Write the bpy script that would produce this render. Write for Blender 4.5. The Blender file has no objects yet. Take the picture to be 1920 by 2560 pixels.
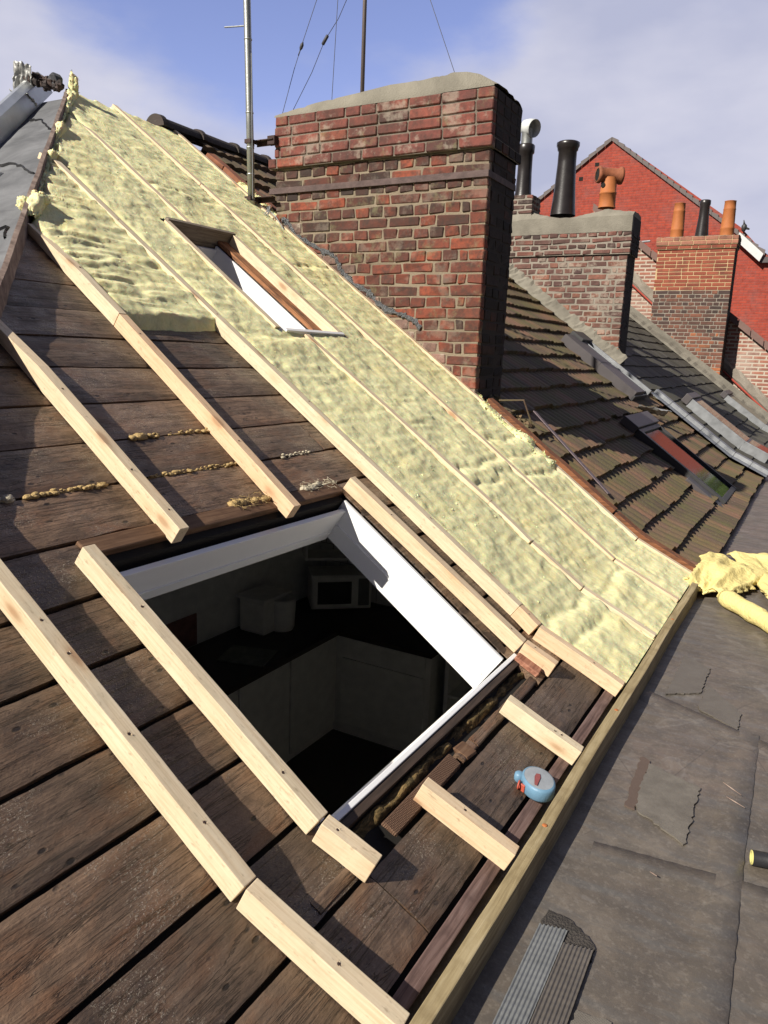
import bpy, bmesh, math, random
import numpy as np
from mathutils import Matrix, Vector

random.seed(7)
rng = np.random.default_rng(7)
sc = bpy.context.scene
COL = sc.collection

# ------------------------------------------------------------------ camera
cam_d = bpy.data.cameras.new('camera')
cam = bpy.data.objects.new('camera', cam_d)
COL.objects.link(cam)
CR = ((0.86590047, 0.49879617, 0.03766625), (0.13468296, -0.15996216, -0.97789192), (-0.48174357, 0.85183008, -0.20569065))
m = Matrix.Identity(4)
for i in range(3):
    m[i][0] = CR[0][i]; m[i][1] = -CR[1][i]; m[i][2] = -CR[2][i]
cam.matrix_world = m
cam_d.sensor_fit = 'VERTICAL'
cam_d.sensor_height = 36.0
cam_d.lens = 1891.56 / 2560 * 36.0
cam_d.clip_start = 0.05
cam_d.clip_end = 2000
sc.camera = cam

# ------------------------------------------------------------------ light
SUN = Vector((-.30, -.74, .60)).normalized()          # towards the sun
world = bpy.data.worlds.new('World'); sc.world = world
world.use_nodes = True
wt = world.node_tree; wt.nodes.clear()
def wn(t, **k):
    n = wt.nodes.new(t)
    for a, b in k.items(): setattr(n, a, b)
    return n
wo = wn('ShaderNodeOutputWorld'); bg = wn('ShaderNodeBackground'); sky = wn('ShaderNodeTexSky')
sky.sky_type = 'NISHITA'; sky.sun_disc = False
sky.sun_elevation = math.asin(SUN.z)
sky.sun_rotation = math.atan2(SUN.x, SUN.y)
sky.air_density = 1.0; sky.dust_density = 0.3; sky.ozone_density = 2.5; sky.altitude = 100
bg.inputs['Strength'].default_value = 0.056
HOLE = (-.56, .745, .41)
tc = wn('ShaderNodeTexCoord')
mp = wn('ShaderNodeMapping'); mp.inputs['Scale'].default_value = (1.5, 1.5, 3.4)
mp.inputs['Location'].default_value = (0.35, 0.1, 0.0)
n1 = wn('ShaderNodeTexNoise'); n1.inputs['Scale'].default_value = 1.7; n1.inputs['Detail'].default_value = 8; n1.inputs['Roughness'].default_value = .52
wt.links.new(tc.outputs['Generated'], mp.inputs[0]); wt.links.new(mp.outputs[0], n1.inputs['Vector'])
# broad clear / cloudy areas by direction: clouds bank up near the horizon and towards +x
sep = wn('ShaderNodeSeparateXYZ'); wt.links.new(tc.outputs['Generated'], sep.inputs[0])
def wmath(op, a, b=None):
    n = wn('ShaderNodeMath', operation=op)
    for i, v in enumerate((a, b)):
        if v is None: continue
        if isinstance(v, (int, float)): n.inputs[i].default_value = v
        else: wt.links.new(v, n.inputs[i])
    return n.outputs[0]
def wdot(d, a, b, c, e, smooth=True):
    n = wn('ShaderNodeVectorMath', operation='DOT_PRODUCT'); wt.links.new(tc.outputs['Generated'], n.inputs[0]); n.inputs[1].default_value = Vector(d).normalized()
    r = wn('ShaderNodeMapRange'); r.interpolation_type = 'SMOOTHSTEP' if smooth else 'LINEAR'
    for k, v in zip(('From Min', 'From Max', 'To Min', 'To Max'), (a, b, c, e)): r.inputs[k].default_value = v
    wt.links.new(n.outputs['Value'], r.inputs['Value']); return r.outputs[0]
# clear patch of blue above the chimney, cloud banks around it to the north, clear sky to the south
hole = wdot(HOLE, .940, .995, 0.0, -.30)
north = wdot((-.2, .95, .1), .15, .75, -.25, .17)
lowc = wn('ShaderNodeMapRange'); wt.links.new(sep.outputs['Z'], lowc.inputs['Value'])
for k, v in zip(('From Min', 'From Max', 'To Min', 'To Max'), (.22, .36, .24, 0.0)): lowc.inputs[k].default_value = v
cl = wmath('ADD', wmath('ADD', n1.outputs['Fac'], lowc.outputs[0]), wmath('ADD', hole, north))
cr = wn('ShaderNodeMapRange'); cr.interpolation_type = 'SMOOTHSTEP'
cr.inputs['From Min'].default_value = 0.40; cr.inputs['From Max'].default_value = 0.66
wt.links.new(cl, cr.inputs['Value'])
n2 = wn('ShaderNodeTexNoise'); n2.inputs['Scale'].default_value = 2.6; n2.inputs['Detail'].default_value = 5
wt.links.new(mp.outputs[0], n2.inputs['Vector'])
cc = wn('ShaderNodeValToRGB')
cc.color_ramp.elements[0].position = .35; cc.color_ramp.elements[0].color = (5.6, 5.9, 7.9, 1)
cc.color_ramp.elements[1].position = .68; cc.color_ramp.elements[1].color = (8.2, 8.2, 9.6, 1)
wt.links.new(n2.outputs['Fac'], cc.inputs[0])
mx = wn('ShaderNodeMix', data_type='RGBA')
wt.links.new(cr.outputs[0], mx.inputs['Factor'])
tn = wn('ShaderNodeMix', data_type='RGBA', blend_type='MULTIPLY'); tn.inputs['Factor'].default_value = 1; tn.inputs['B'].default_value = (2.35, 1.82, 2.1, 1)
wt.links.new(sky.outputs[0], tn.inputs['A']); wt.links.new(tn.outputs['Result'], mx.inputs['A'])
dim = wdot((-.2, .93, .3), .25, .78, .19, 1.0); wt.links.new(cc.outputs[0], mx.inputs['B'])
sc_ = wn('ShaderNodeVectorMath', operation='SCALE'); wt.links.new(mx.outputs['Result'], sc_.inputs[0]); wt.links.new(dim, sc_.inputs['Scale'])
wt.links.new(sc_.outputs[0], bg.inputs['Color']); wt.links.new(bg.outputs[0], wo.inputs['Surface'])

sl = bpy.data.lights.new('sun', 'SUN'); sl.energy = 5.0; sl.angle = math.radians(.5); sl.color = (1, .94, .84)
so = bpy.data.objects.new('sun', sl); COL.objects.link(so)
so.rotation_euler = SUN.to_track_quat('Z', 'Y').to_euler(); so.location = (-6, -12, 12)
sc.view_settings.view_transform = 'Standard'; sc.view_settings.look = 'None'
sc.view_settings.exposure = 0.6; sc.view_settings.gamma = 1.0
sc.view_settings.use_curve_mapping = False
sc.render.engine = 'CYCLES'

# ------------------------------------------------------------------ object helpers
def tag(o, label=None, cat=None, group=None, kind=None):
    if label: o['label'] = label
    if cat: o['category'] = cat
    if group: o['group'] = group
    if kind: o['kind'] = kind
    return o
def empty(name, loc=(0, 0, 0), label=None, cat=None, group=None, kind=None):
    o = bpy.data.objects.new(name, None); COL.objects.link(o); o.location = loc
    o.empty_display_size = .1
    return tag(o, label, cat, group, kind)
def link(name, me, mat, parent=None, M=None, smooth=False):
    o = bpy.data.objects.new(name, me); COL.objects.link(o)
    if mat is not None:
        for mm in (mat if isinstance(mat, (list, tuple)) else [mat]): me.materials.append(mm)
    if M is not None: o.matrix_world = M
    if parent is not None:
        o.parent = parent
        if M is None: o.matrix_parent_inverse = Matrix.Translation(-Vector(parent.location))
        else: o.matrix_parent_inverse = Matrix.Translation(-Vector(parent.location))
    if smooth:
        for p in me.polygons: p.use_smooth = True
    return o

class MB:
    def __init__(s): s.v = []; s.f = []; s.r = []
    def add(s, vs, fs, r=None):
        b = len(s.v); s.v += [tuple(map(float, v)) for v in vs]
        for f in fs: s.f.append(tuple(b + i for i in f)); s.r.append(random.random() if r is None else r)
        return s
    def box(s, x0, x1, y0, y1, z0, z1, r=None, M=None):
        vs = [(x, y, z) for x in (x0, x1) for y in (y0, y1) for z in (z0, z1)]
        if M is not None: vs = [M @ Vector(v) for v in vs]
        return s.add(vs, [(0, 1, 3, 2), (4, 6, 7, 5), (0, 4, 5, 1), (2, 3, 7, 6), (0, 2, 6, 4), (1, 5, 7, 3)], r)
    def cbox(s, x0, x1, y0, y1, z0, z1, c=.004, r=None, jit=0.0):
        """chamfered box, corners jittered"""
        vs = []
        j = {}
        for sx in (0, 1):
            for sy in (0, 1):
                for sz in (0, 1): j[sx, sy, sz] = [random.uniform(-jit, jit) for _ in range(3)]
        P = {}
        for sx in (0, 1):
            for sy in (0, 1):
                for sz in (0, 1):
                    cx, cy, cz = (x0, x1)[sx], (y0, y1)[sy], (z0, z1)[sz]
                    dx, dy, dz = (c, -c)[sx], (c, -c)[sy], (c, -c)[sz]
                    jj = j[sx, sy, sz]; k = 1
                    for ax in range(3):
                        p = [cx + dx, cy + dy, cz + dz]; p[ax] = (cx, cy, cz)[ax]
                        P[sx, sy, sz, ax] = len(vs); vs.append([p[i] + jj[i] for i in range(3)])
        F = []
        for ax in range(3):
            o = [i for i in range(3) if i != ax]
            for side in (0, 1):
                q = []
                for a, b in ((0, 0), (1, 0), (1, 1), (0, 1)):
                    k = [0, 0, 0]; k[ax] = side; k[o[0]] = a; k[o[1]] = b; q.append(P[k[0], k[1], k[2], ax])
                F.append(tuple(q))
        for ax in range(3):            # edges
            o = [i for i in range(3) if i != ax]
            for a in (0, 1):
                for b in (0, 1):
                    k0 = [0, 0, 0]; k1 = [0, 0, 0]
                    k0[ax] = 0; k1[ax] = 1; k0[o[0]] = k1[o[0]] = a; k0[o[1]] = k1[o[1]] = b
                    F.append((P[(*k0, o[0])], P[(*k1, o[0])], P[(*k1, o[1])], P[(*k0, o[1])]))
        for a in (0, 1):
            for b in (0, 1):
                for d in (0, 1): F.append((P[a, b, d, 0], P[a, b, d, 1], P[a, b, d, 2]))
        return s.add(vs, F, random.random() if r is None else r)
    def grid(s, pts, r=None, closed_u=False, closed_v=False):
        """pts[u][v]"""
        nu, nv = len(pts), len(pts[0]); b = len(s.v)
        for row in pts:
            for p in row: s.v.append(tuple(map(float, p)))
        rr = random.random() if r is None else r
        for i in range(nu - (0 if closed_u else 1)):
            for k in range(nv - (0 if closed_v else 1)):
                i2, k2 = (i + 1) % nu, (k + 1) % nv
                s.f.append((b + i * nv + k, b + i2 * nv + k, b + i2 * nv + k2, b + i * nv + k2)); s.r.append(rr)
        return s
    def tube(s, path, rad, n=10, r=None, caps=True):
        path = [Vector(p) for p in path]; rings = []
        rads = rad if isinstance(rad, (list, tuple)) else [rad] * len(path)
        up = Vector((0, 0, 1)); t0 = (path[1] - path[0]).normalized()
        if abs(t0.z) > .9: up = Vector((1, 0, 0))
        a = t0.cross(up).normalized()
        for i, p in enumerate(path):
            t = (path[min(i + 1, len(path) - 1)] - path[max(i - 1, 0)]).normalized()
            a = (a - t * a.dot(t)).normalized(); b = t.cross(a)
            rings.append([p + (a * math.cos(2 * math.pi * k / n) + b * math.sin(2 * math.pi * k / n)) * rads[i] for k in range(n)])
        b0 = len(s.v); s.grid(rings, r, closed_v=True)
        if caps:
            s.f.append(tuple(b0 + k for k in range(n))); s.r.append(s.r[-1])
            s.f.append(tuple(b0 + (len(path) - 1) * n + k for k in reversed(range(n)))); s.r.append(s.r[-1])
        return s
    def lathe(s, c, prof, n=20, r=None, axis=Vector((0, 0, 1))):
        q = axis.to_track_quat('Z', 'Y'); c = Vector(c)
        return s.grid([[c + q @ Vector((rr * math.cos(2 * math.pi * k / n), rr * math.sin(2 * math.pi * k / n), z)) for k in range(n)] for rr, z in prof], r, closed_v=True)
    def blob(s, c, R, r=None, n=6, sq=(1, 1, 1), nz=.25):
        c = Vector(c); pts = []
        for i in range(n + 1):
            th = math.pi * i / n; row = []
            for k in range(n + 2):
                ph = 2 * math.pi * k / (n + 2); rr = R * (1 + random.uniform(-nz, nz) * (0 < i < n))
                row.append(c + Vector((sq[0] * rr * math.sin(th) * math.cos(ph), sq[1] * rr * math.sin(th) * math.sin(ph), sq[2] * rr * math.cos(th))))
            pts.append(row)
        return s.grid(pts, r, closed_v=True)
    def mesh(s, name):
        me = bpy.data.meshes.new(name); me.from_pydata(s.v, [], s.f); me.update()
        a = me.attributes.new('rnd', 'FLOAT', 'FACE'); a.data.foreach_set('value', np.array(s.r, dtype=np.float32))
        return me
    def build(s, name, mat, parent=None, smooth=False, M=None, bevel=0, recalc=True):
        me = s.mesh(name)
        if recalc:
            bm = bmesh.new(); bm.from_mesh(me); bmesh.ops.recalc_face_normals(bm, faces=bm.faces); bm.to_mesh(me); bm.free()
        o = link(name, me, mat, parent, M, smooth)
        if bevel:
            b = o.modifiers.new('bevel', 'BEVEL'); b.width = bevel; b.segments = 2; b.limit_method = 'ANGLE'
        return o

# vectorised value noise
_T = rng.random(65536)
def _h(ix, iy, iz): return _T[(ix * 374761393 + iy * 668265263 + iz * 2147483647 ^ (ix * 1274126177 + iy * 97)) & 65535]
def vnoise(x, y, z=0.0):
    x = np.asarray(x, float); y = np.asarray(y, float); z = np.zeros_like(x) + z
    ix, iy, iz = np.floor(x).astype(np.int64), np.floor(y).astype(np.int64), np.floor(z).astype(np.int64)
    fx, fy, fz = x - ix, y - iy, z - iz
    fx, fy, fz = [t * t * (3 - 2 * t) for t in (fx, fy, fz)]
    r = 0
    for a in (0, 1):
        for b in (0, 1):
            for c in (0, 1):
                r = r + _h(ix + a, iy + b, iz + c) * np.where(a, fx, 1 - fx) * np.where(b, fy, 1 - fy) * np.where(c, fz, 1 - fz)
    return r
def fbm(x, y, z=0.0, o=4, g=.5):
    r = 0; a = 1; t = 0
    for i in range(o):
        r = r + a * vnoise(x * 2 ** i + 17.3 * i, y * 2 ** i + 5.1 * i, z * 2 ** i); t += a; a *= g
    return r / t

# ------------------------------------------------------------------ materials
class NT:
    def __init__(s, name):
        s.m = bpy.data.materials.new(name); s.m.use_nodes = True; s.t = s.m.node_tree
        s.b = s.t.nodes['Principled BSDF']; s.out = s.t.nodes['Material Output']
    def n(s, t, **k):
        n = s.t.nodes.new(t)
        for a, b in k.items(): setattr(n, a, b)
        return n
    def l(s, a, b): s.t.links.new(a, b)
    def setv(s, sock, v):
        if isinstance(v, (int, float)): sock.default_value = v
        elif isinstance(v, (tuple, list)): sock.default_value = (*v, 1) if len(v) == 3 and len(sock.default_value) == 4 else v
        else: s.l(v, sock)
    def coord(s, kind='Object', scale=(1, 1, 1), rot=(0, 0, 0)):
        c = s.n('ShaderNodeTexCoord'); mp = s.n('ShaderNodeMapping'); mp.inputs['Scale'].default_value = scale; mp.inputs['Rotation'].default_value = rot
        s.l(c.outputs[kind], mp.inputs[0]); return mp.outputs[0]
    def noise(s, vec, scale, detail=4, rough=.55, dist=0.0):
        n = s.n('ShaderNodeTexNoise'); n.inputs['Scale'].default_value = scale; n.inputs['Detail'].default_value = detail
        n.inputs['Roughness'].default_value = rough; n.inputs['Distortion'].default_value = dist
        s.l(vec, n.inputs['Vector']); return n.outputs['Fac']
    def vor(s, vec, scale, feature='F1'):
        n = s.n('ShaderNodeTexVoronoi', feature=feature); n.inputs['Scale'].default_value = scale; s.l(vec, n.inputs['Vector']); return n
    def ramp(s, f, stops):
        n = s.n('ShaderNodeValToRGB'); e = n.color_ramp.elements
        while len(e) < len(stops): e.new(.5)
        for i, (p, c) in enumerate(stops):
            e[i].position = p; e[i].color = (*c, 1) if isinstance(c, (tuple, list)) else (c, c, c, 1)
        s.l(f, n.inputs[0]); return n.outputs[0]
    def mix(s, f, a, b, mode='MIX'):
        n = s.n('ShaderNodeMix', data_type='RGBA', blend_type=mode)
        s.setv(n.inputs['Factor'], f); s.setv(n.inputs['A'], a); s.setv(n.inputs['B'], b); return n.outputs['Result']
    def math(s, op, a, b=0.0, clamp=False):
        n = s.n('ShaderNodeMath', operation=op, use_clamp=clamp); s.setv(n.inputs[0], a); s.setv(n.inputs[1], b); return n.outputs[0]
    def attr(s, name='rnd'):
        n = s.n('ShaderNodeAttribute', attribute_name=name); return n.outputs['Fac']
    def objr(s): return s.n('ShaderNodeObjectInfo').outputs['Random']
    def bump(s, h, strength=.5, dist=.01, prev=None):
        n = s.n('ShaderNodeBump'); n.inputs['Strength'].default_value = strength; n.inputs['Distance'].default_value = dist
        s.l(h, n.inputs['Height'])
        if prev is not None: s.l(prev, n.inputs['Normal'])
        return n.outputs[0]
    def fin(s, col, rough=.8, normal=None, metal=0.0, spec=.5):
        s.setv(s.b.inputs['Base Color'], col); s.setv(s.b.inputs['Roughness'], rough); s.setv(s.b.inputs['Metallic'], metal)
        s.setv(s.b.inputs['Specular IOR Level'], spec)
        if normal is not None: s.l(normal, s.b.inputs['Normal'])
        return s.m

def m_simple(name, col, rough=.7, metal=0.0, var=.15, scale=12, bump=.15, bd=.004, spec=.4):
    t = NT(name); v = t.coord(); n = t.noise(v, scale, 5); n2 = t.noise(v, scale * 6, 3)
    c = t.mix(t.math('MULTIPLY', n, 1), tuple(x * (1 - var * 1.6) for x in col), tuple(min(1, x * (1 + var)) for x in col))
    return t.fin(c, rough, t.bump(n2, bump, bd), metal, spec)

def m_batten(name, tint=(1, 1, 1)):
    t = NT(name)
    c = t.n('ShaderNodeTexCoord'); info = t.n('ShaderNodeObjectInfo')
    add = t.n('ShaderNodeVectorMath', operation='ADD'); t.l(c.outputs['Object'], add.inputs[0])
    cmb = t.n('ShaderNodeCombineXYZ')
    for k in range(3): t.l(t.math('MULTIPLY', info.outputs['Random'], (11.0, 3.0, 7.0)[k]), cmb.inputs[k])
    t.l(cmb.outputs[0], add.inputs[1])
    def mp(sc_):
        m_ = t.n('ShaderNodeMapping'); m_.inputs['Scale'].default_value = sc_; t.l(add.outputs[0], m_.inputs[0]); return m_.outputs[0]
    g = t.noise(mp((1.2, 28, 28)), 5, 6, .6, .6)
    big = t.noise(mp((1, 3, 3)), 2.2, 3)
    kn = t.vor(mp((4.2, 11, 11)), 1.0)
    knot = t.ramp(kn.outputs['Distance'], [(0.0, 1.0), (.10, .8), (.16, .15), (.21, 0.0)])
    T = lambda c_: tuple(a * b for a, b in zip(c_, tint))
    col = t.ramp(g, [(.30, T((.52, .43, .29))), (.5, T((.66, .58, .42))), (.72, T((.72, .66, .51)))])
    col = t.mix(t.math('MULTIPLY', big, .55), col, T((.60, .44, .29)))
    pink = t.mix(info.outputs['Random'], (1.0, 1.0, .97), (1.0, .91, .83))
    col = t.mix(1.0, col, pink, 'MULTIPLY')
    halo = t.ramp(kn.outputs['Distance'], [(.12, 1.0), (.34, 0.0)])
    col = t.mix(t.math('MULTIPLY', halo, .35), col, T((.56, .34, .17)))
    col = t.mix(t.math('MULTIPLY', knot, .75), col, (.30, .15, .07))
    # rough sawn greenish-grey tool marks on the planed-off face
    saw = t.noise(mp((90, 4, 4)), 2, 2)
    col = t.mix(t.math('MULTIPLY', t.ramp(t.noise(mp((3, 6, 6)), 6, 4), [(.5, 0.0), (.72, .6)]), .5), col, T((.38, .34, .22)))
    dirt = t.ramp(t.noise(mp((5, 12, 12)), 9, 4), [(.60, 0.0), (.74, 1.0)])
    col = t.mix(t.math('MULTIPLY', dirt, .5), col, (.22, .15, .09))
    h = t.math('ADD', g, t.math('MULTIPLY', saw, .5))
    return t.fin(col, .62, t.bump(h, .35, .0015), 0, .35)

def m_deck():
    t = NT('weathered_board')
    v = t.coord('Object')
    r = t.attr(); wet = t.attr('wet')
    c = t.n('ShaderNodeTexCoord'); add = t.n('ShaderNodeVectorMath', operation='ADD'); t.l(c.outputs['Object'], add.inputs[0])
    cmb = t.n('ShaderNodeCombineXYZ'); t.l(t.math('MULTIPLY', r, 9.0), cmb.inputs[1]); t.l(t.math('MULTIPLY', r, 5.0), cmb.inputs[2]); t.l(cmb.outputs[0], add.inputs[1])
    def mp(sc_):
        m_ = t.n('ShaderNodeMapping'); m_.inputs['Scale'].default_value = sc_; t.l(add.outputs[0], m_.inputs[0]); return m_.outputs[0]
    g = t.noise(mp((30, 1.6, 30)), 3.5, 7, .62, .8)
    g2 = t.noise(mp((120, 5, 120)), 2.5, 4)
    big = t.noise(mp((2.2, .8, 2.2)), 2.4, 5, .6, .5)
    rust = t.noise(mp((4, 1.6, 4)), 3.1, 5, .65, .6)
    iso = t.noise(mp((9, 6, 9)), 3.0, 7, .66, .4)
    base = t.ramp(t.math('ADD', t.math('MULTIPLY', g, .5), t.math('MULTIPLY', iso, .5)), [(.28, (.040, .026, .018)), (.46, (.095, .064, .044)), (.60, (.160, .112, .080)), (.8, (.23, .172, .128))])
    blot = t.noise(mp((3.2, 2.0, 3.2)), 3.0, 6, .7, .8)
    base = t.mix(t.ramp(blot, [(.36, .8), (.52, 0.0)]), base, (.030, .020, .014))
    base = t.mix(t.ramp(big, [(.35, 0.0), (.68, .6)]), base, (.115, .088, .066))
    base = t.mix(t.ramp(rust, [(.50, 0.0), (.72, .55)]), base, (.135, .060, .024))
    tone = t.ramp(r, [(0.0, (.72, .68, .64)), (.5, (1.08, .98, .88)), (1.0, (1.5, 1.32, 1.14))])
    base = t.mix(1.0, base, tone, 'MULTIPLY')
    # frayed fibre flecks gathered in patches, their shine painted as pale colour
    fl = t.noise(mp((34, 22, 34)), 5, 3, .7)
    pat = t.noise(mp((3, 2.0, 3)), 1.9, 6, .66)
    fleck = t.math('MULTIPLY', t.ramp(fl, [(.56, 0.0), (.66, 1.0)]), t.ramp(pat, [(.50, 0.0), (.62, 1.0)]))
    base = t.mix(t.math('MULTIPLY', fleck, .7), base, (.36, .31, .25))
    worm = t.vor(mp((7, 3.5, 7)), 4.0)
    pit = t.math('MULTIPLY', t.ramp(worm.outputs['Distance'], [(.10, 1.0), (.16, 0.0)]), t.ramp(t.noise(mp((3, 2, 3)), 3, 3), [(.45, 0.0), (.55, 1.0)]))
    base = t.mix(t.math('MULTIPLY', pit, .85), base, (.008, .006, .005))
    crack = t.ramp(t.noise(mp((14, .55, 14)), 2.2, 6, .6, 1.2), [(.488, 0.0), (.497, 1.0), (.503, 1.0), (.512, 0.0)])
    base = t.mix(t.math('MULTIPLY', crack, .55), base, (.012, .008, .006))
    glint = t.math('MULTIPLY', t.ramp(t.noise(mp((110, 70, 110)), 4, 2, .6), [(.62, 0.0), (.70, 1.0)]), t.ramp(pat, [(.50, 0.0), (.60, 1.0)]))
    base = t.mix(t.math('MULTIPLY', glint, .7), base, (.50, .44, .37))  # pale dots painting glints on the frayed fibres
    h = t.math('SUBTRACT', t.math('ADD', t.math('ADD', t.math('MULTIPLY', g, .45), t.math('MULTIPLY', iso, .8)), t.math('ADD', t.math('MULTIPLY', g2, .35), t.math('MULTIPLY', fleck, .9))), t.math('ADD', t.math('MULTIPLY', pit, .8), t.math('MULTIPLY', crack, .9)))
    lump = t.noise(mp((16, 8, 16)), 3, 4)
    nb = t.bump(h, .75, .004)
    nb = t.bump(lump, .4, .006, nb)
    ro = t.mix(t.ramp(pat, [(.46, 0.0), (.60, 1.0)]), t.ramp(big, [(.3, .46), (.7, .68)]), (.30, .30, .30))
    nb = t.bump(t.noise(mp((60, 26, 60)), 4, 4, .7), .5, .0035, nb)
    return t.fin(base, ro, nb, 0, .45)

def m_wool(name='glass_wool', yellow=.5, grey=1.0):
    t = NT(name); v = t.coord('Object')
    # fibre streaks in a couple of directions, warped
    w = t.n('ShaderNodeTexNoise'); w.inputs['Scale'].default_value = 7; w.inputs['Detail'].default_value = 3; t.l(v, w.inputs['Vector'])
    wadd = t.n('ShaderNodeVectorMath', operation='MULTIPLY_ADD'); t.l(w.outputs['Color'], wadd.inputs[0]); wadd.inputs[1].default_value = (.16, .16, .16); t.l(v, wadd.inputs[2])
    def mp(sc_, rot=(0, 0, 0)):
        m_ = t.n('ShaderNodeMapping'); m_.inputs['Scale'].default_value = sc_; m_.inputs['Rotation'].default_value = rot; t.l(wadd.outputs[0], m_.inputs[0]); return m_.outputs[0]
    f1 = t.noise(mp((9, 40, 20), (0, 0, .5)), 3, 6, .7)
    f2 = t.noise(mp((34, 9, 20), (0, 0, .3)), 3, 5, .7)
    cl = t.noise(mp((1, 1, 1)), 13, 6, .66)
    big = t.noise(mp((1, 1, 1)), 3.4, 4, .6)
    yl = (.74, .62, .25); pale = (.77, .72, .37); gr = (.57, .56, .32)
    col = t.mix(t.ramp(cl, [(.34, 0.0), (.62, 1.0)]), gr, pale)
    col = t.mix(t.math('MULTIPLY', t.ramp(big, [(.50, 0.0), (.70, 1.0)]), yellow), col, yl)
    col = t.mix(t.math('MULTIPLY', t.ramp(f1, [(.42, 0.0), (.66, 1.0)]), .5), col, (.84, .80, .50))
    col = t.mix(t.math('MULTIPLY', t.ramp(f2, [(.55, 0.0), (.72, 1.0)]), .4 * grey), col, (.42, .42, .24))
    h = t.math('ADD', t.math('MULTIPLY', f1, .6), t.math('ADD', t.math('MULTIPLY', f2, .5), t.math('MULTIPLY', cl, .9)))
    t.fin(col, .95, t.bump(h, .55, .006), 0, .05)
    t.b.inputs['Subsurface Weight'].default_value = .35; t.b.inputs['Subsurface Scale'].default_value = .02
    return t.m

def m_brick(name, stops, spread=.5, dirt=(.035, .028, .024), dirtamt=.6, lichen=0.0, mortar_smear=0.0):
    """per-brick colour from face attribute; aged faces"""
    t = NT(name); v = t.coord('Object'); r = t.attr()
    col = t.ramp(r, stops)
    n = t.noise(v, 22, 6, .65); n2 = t.noise(v, 90, 4, .6); b = t.noise(v, 3.2, 5, .6)
    col = t.mix(t.math('MULTIPLY', t.ramp(n, [(.40, 0.0), (.68, 1.0)]), dirtamt), col, dirt)
    col = t.mix(t.math('MULTIPLY', t.ramp(b, [(.48, 0.0), (.66, 1.0)]), .5), col, dirt)
    if lichen:
        l = t.ramp(t.noise(v, 7, 6, .7), [(.55, 0.0), (.66, 1.0)]); col = t.mix(t.math('MULTIPLY', l, lichen), col, (.17, .17, .09))
    if mortar_smear:
        l = t.ramp(t.noise(v, 5, 7, .7), [(.52, 0.0), (.60, 1.0)]); col = t.mix(t.math('MULTIPLY', l, mortar_smear), col, (.36, .32, .26))
    col = t.mix(t.math('MULTIPLY', n2, .35), col, t.mix(1.0, col, (1.5, 1.4, 1.35), 'MULTIPLY'))
    return t.fin(col, .85, t.bump(t.math('ADD', n, t.math('MULTIPLY', n2, .6)), .7, .005), 0, .25)

def m_mortar(name, a, b, scale=14):
    t = NT(name); v = t.coord('Object'); n = t.noise(v, scale, 7, .65); n2 = t.noise(v, 110, 4)
    n3 = t.noise(v, 3, 4)
    col = t.mix(n, a, b); col = t.mix(t.ramp(n3, [(.45, 0.0), (.7, .5)]), col, tuple(x * .55 for x in a))
    return t.fin(col, .92, t.bump(t.math('ADD', t.math('MULTIPLY', n, 1.4), n2), .8, .006), 0, .2)

M = {}
M['pine'] = m_batten('sawn_pine')
M['pine2'] = m_batten('sawn_pine_pinkish', (1.0, .88, .82))
M['deck'] = m_deck()
M['wool'] = m_wool()
M['wool_y'] = m_wool('glass_wool_yellow', .95, .35)
M['wool_y2'] = m_simple('fresh_yellow_wool', (.72, .60, .25), .95, 0, .18, 9, .8, .01, .1)
M['void'] = m_simple('dark_void', (.012, .01, .008), .95, bump=.3)
def m_oldwood(name, a, b, c, rough=.75, sc_=(30, 1.6, 30)):
    t = NT(name); v = t.coord('Object', sc_); g = t.noise(v, 3, 7, .62, .6); s2 = t.noise(t.coord('Object', (3, 3, 3)), 4, 5)
    col = t.ramp(g, [(.3, a), (.52, b), (.75, c)]); col = t.mix(t.ramp(s2, [(.5, 0.0), (.7, .6)]), col, a)
    return t.fin(col, rough, t.bump(g, .6, .003), 0, .35)
M['header'] = m_oldwood('brown_header_wood', (.07, .035, .018), (.14, .075, .04), (.20, .12, .07))
M['brownboard'] = m_oldwood('rotten_brown_board', (.06, .03, .018), (.20, .075, .03), (.30, .13, .06), .8, (1.6, 30, 30))
M['eave'] = m_oldwood('stained_eave_board', (.17, .125, .06), (.30, .235, .125), (.40, .33, .20), .75, (30, 1.3, 30))
M['eavegrey'] = m_oldwood('grey_wood', (.13, .10, .07), (.22, .18, .13), (.30, .25, .19))
M['hipboard'] = m_oldwood('weathered_hip_board', (.10, .07, .055), (.22, .16, .13), (.34, .27, .22), .8, (6, 6, 6))
M['white'] = m_simple('white_panel', (.78, .78, .77), .45, var=.03, bump=.05)
M['dkwood'] = m_oldwood('tarred_wood', (.02, .014, .01), (.05, .032, .022), (.09, .06, .045))
M['oldlath'] = m_oldwood('orange_old_rafter', (.05, .025, .015), (.32, .14, .06), (.42, .2, .09), .8, (1.6, 30, 30))
M['mort'] = m_mortar('lime_mortar', (.17, .135, .095), (.29, .24, .175))
M['mort_dk'] = m_mortar('dark_mortar', (.13, .11, .09), (.24, .20, .155))
M['cement'] = m_mortar('cement_cap', (.17, .155, .125), (.27, .25, .205), 8)
M['steel_rust'] = m_simple('rusty_iron', (.11, .075, .07), .75, .25, .5, 20, .5)
M['rust_dk'] = m_simple('dark_rusty_iron', (.06, .035, .03), .8, .2, .5, 20, .5)
M['galv'] = m_simple('galvanised_steel', (.36, .37, .35), .42, .75, .25, 16, .2)
M['wire'] = m_simple('dark_wire', (.05, .05, .06), .6)
M['lead'] = m_simple('lead_flashing', (.20, .21, .22), .42, .6, .45, 24, 1.0, .02)
M['zinc'] = m_simple('zinc_sheet', (.42, .44, .45), .35, .6, .2, 10, .2)
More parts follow.
